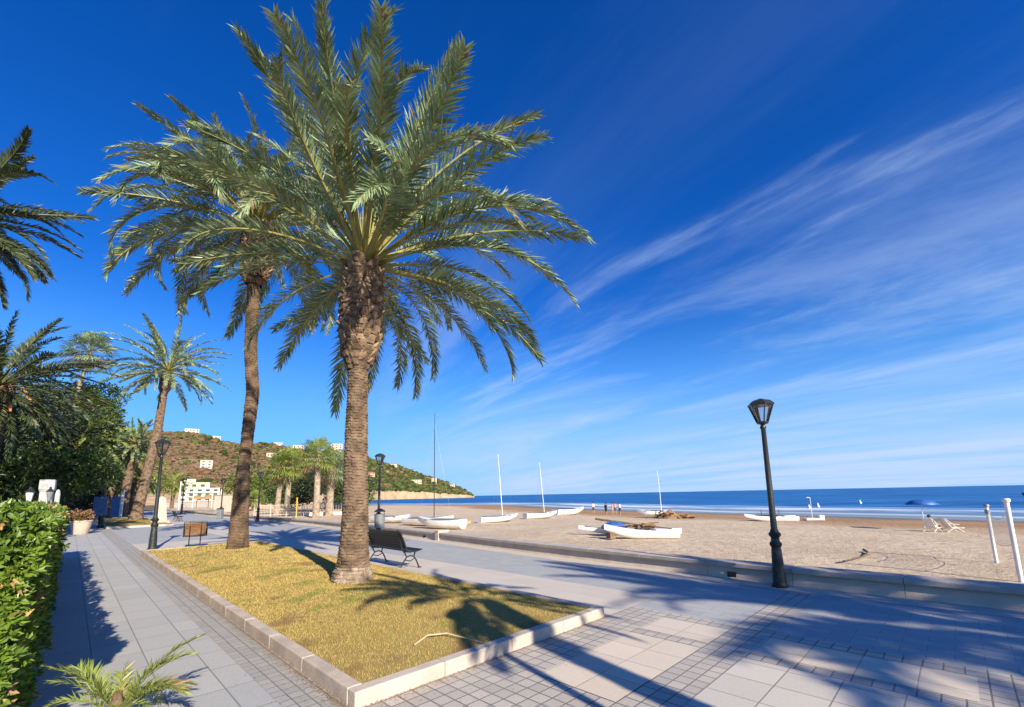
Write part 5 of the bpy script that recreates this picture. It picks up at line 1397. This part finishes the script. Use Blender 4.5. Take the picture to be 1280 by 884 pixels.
for k, (px_, Y, hh) in enumerate(((221, 86, 5.6), (238, 100, 4.2), (262, 98, 3.6), (273, 104, 4.4))):
    x = (px_ - 640) / 546 * Y * .985; p = thing('pole', lb_[k], 'pole', (x, Y, -.03))
    mb = MB(); mb.tube([(0, 0, 0), (0, 0, hh)], .11 if k == 0 else .07, 8); mb.build('shaft', M['white'], p, smooth=True)
    mb = MB(); mb.lathe([(.16, 0), (.16, .12), (.1, .16)], 10); mb.build('foot', M['bin_grey'], p)
def simple_wall(name, label, cat, a, b, h_, th, m, z=-.03, cap=True):
    a, b = Vector(a), Vector(b); d_ = b - a; L = d_.length
    o = thing(name, label, cat, ((a.x + b.x) / 2, (a.y + b.y) / 2, z), math.atan2(d_.y, d_.x))
    mb = MB(); mb.box((0, 0, h_ / 2), (L, th, h_)); mb.build('wall_face', m, o)
    if cap: mb = MB(); mb.box((0, 0, h_ + .06), (L + .1, th + .14, .12)); mb.build('coping', M['coping'], o)
    return o
simple_wall('plaza_wall', 'long low pale wall at the back of the far plaza under the hotel', 'wall', (-110, 138), (-70, 118), 1.6, .4, M['house_white'])
simple_wall('plaza_wall', 'short white wall beside the bin left of the second palm trunk', 'wall', (-48.5, 72), (-43.8, 70.5), 2.6, .4, M['house_white'])
simple_wall('retaining_wall', 'long sandy retaining wall behind the fan palms', 'wall', (-92, 150), (-47, 121), 4.6, .8, M['house_cream'], -1.3)
# white fence panels by the fan palms
fa, fb = Vector((-41.5, 71.0, -1.05)), Vector((-33.0, 74.5, -1.05))
fn = thing('railing_fence', 'white barred railing fence around the fan palms', 'fence', fa)
mb = MB(); dv = fb - fa
for k in range(3): mb.tube([(0, 0, .35 + .75 * k), tuple(dv.x * q_ for q_ in (1,)) + (dv.y, .35 + .75 * k)], .05, 5)
mb.build('rail', M['fence'], fn)
mb = MB()
for k in range(45):
    q = dv * (k / 44); mb.tube([(q.x, q.y, .2), (q.x, q.y, 1.95)], .028, 5)
mb.build('bars', M['fence'], fn)
for k in range(5):
    q = dv * (k / 4); mb = MB(); mb.tube([(q.x, q.y, 0), (q.x, q.y, 2.15)], .09, 6); mb.build('post', M['fence'], fn)
yp = thing('yellow_post', 'yellow post standing in front of the white railing fence', 'post', (-31.4, 64.2, -1.05))
mb = MB(); mb.tube([(0, 0, 0), (0, 0, 2.9)], .09, 8); mb.build('shaft', M['yellow'], yp, smooth=True); mb = MB(); mb.lathe([(.15, 2.86), (.16, 2.95), (.08, 3.0)], 8); mb.build('cap', M['yellow'], yp)
fn = thing('railing_fence', 'low white kerb and bars between the two right-hand fan palms', 'fence', (-30.5, 72.5, -1.05))
mb = MB(); mb.box((0, 0, .3), (7, .3, .6), rz=.25); mb.build('kerb', M['house_white'], fn)
mb = MB()
for k in range(18): q = Vector((math.cos(.25), math.sin(.25), 0)) * (-3.4 + .4 * k); mb.tube([(q.x, q.y, .6), (q.x, q.y, 1.7)], .03, 5)
mb.build('bars', M['fence'], fn)
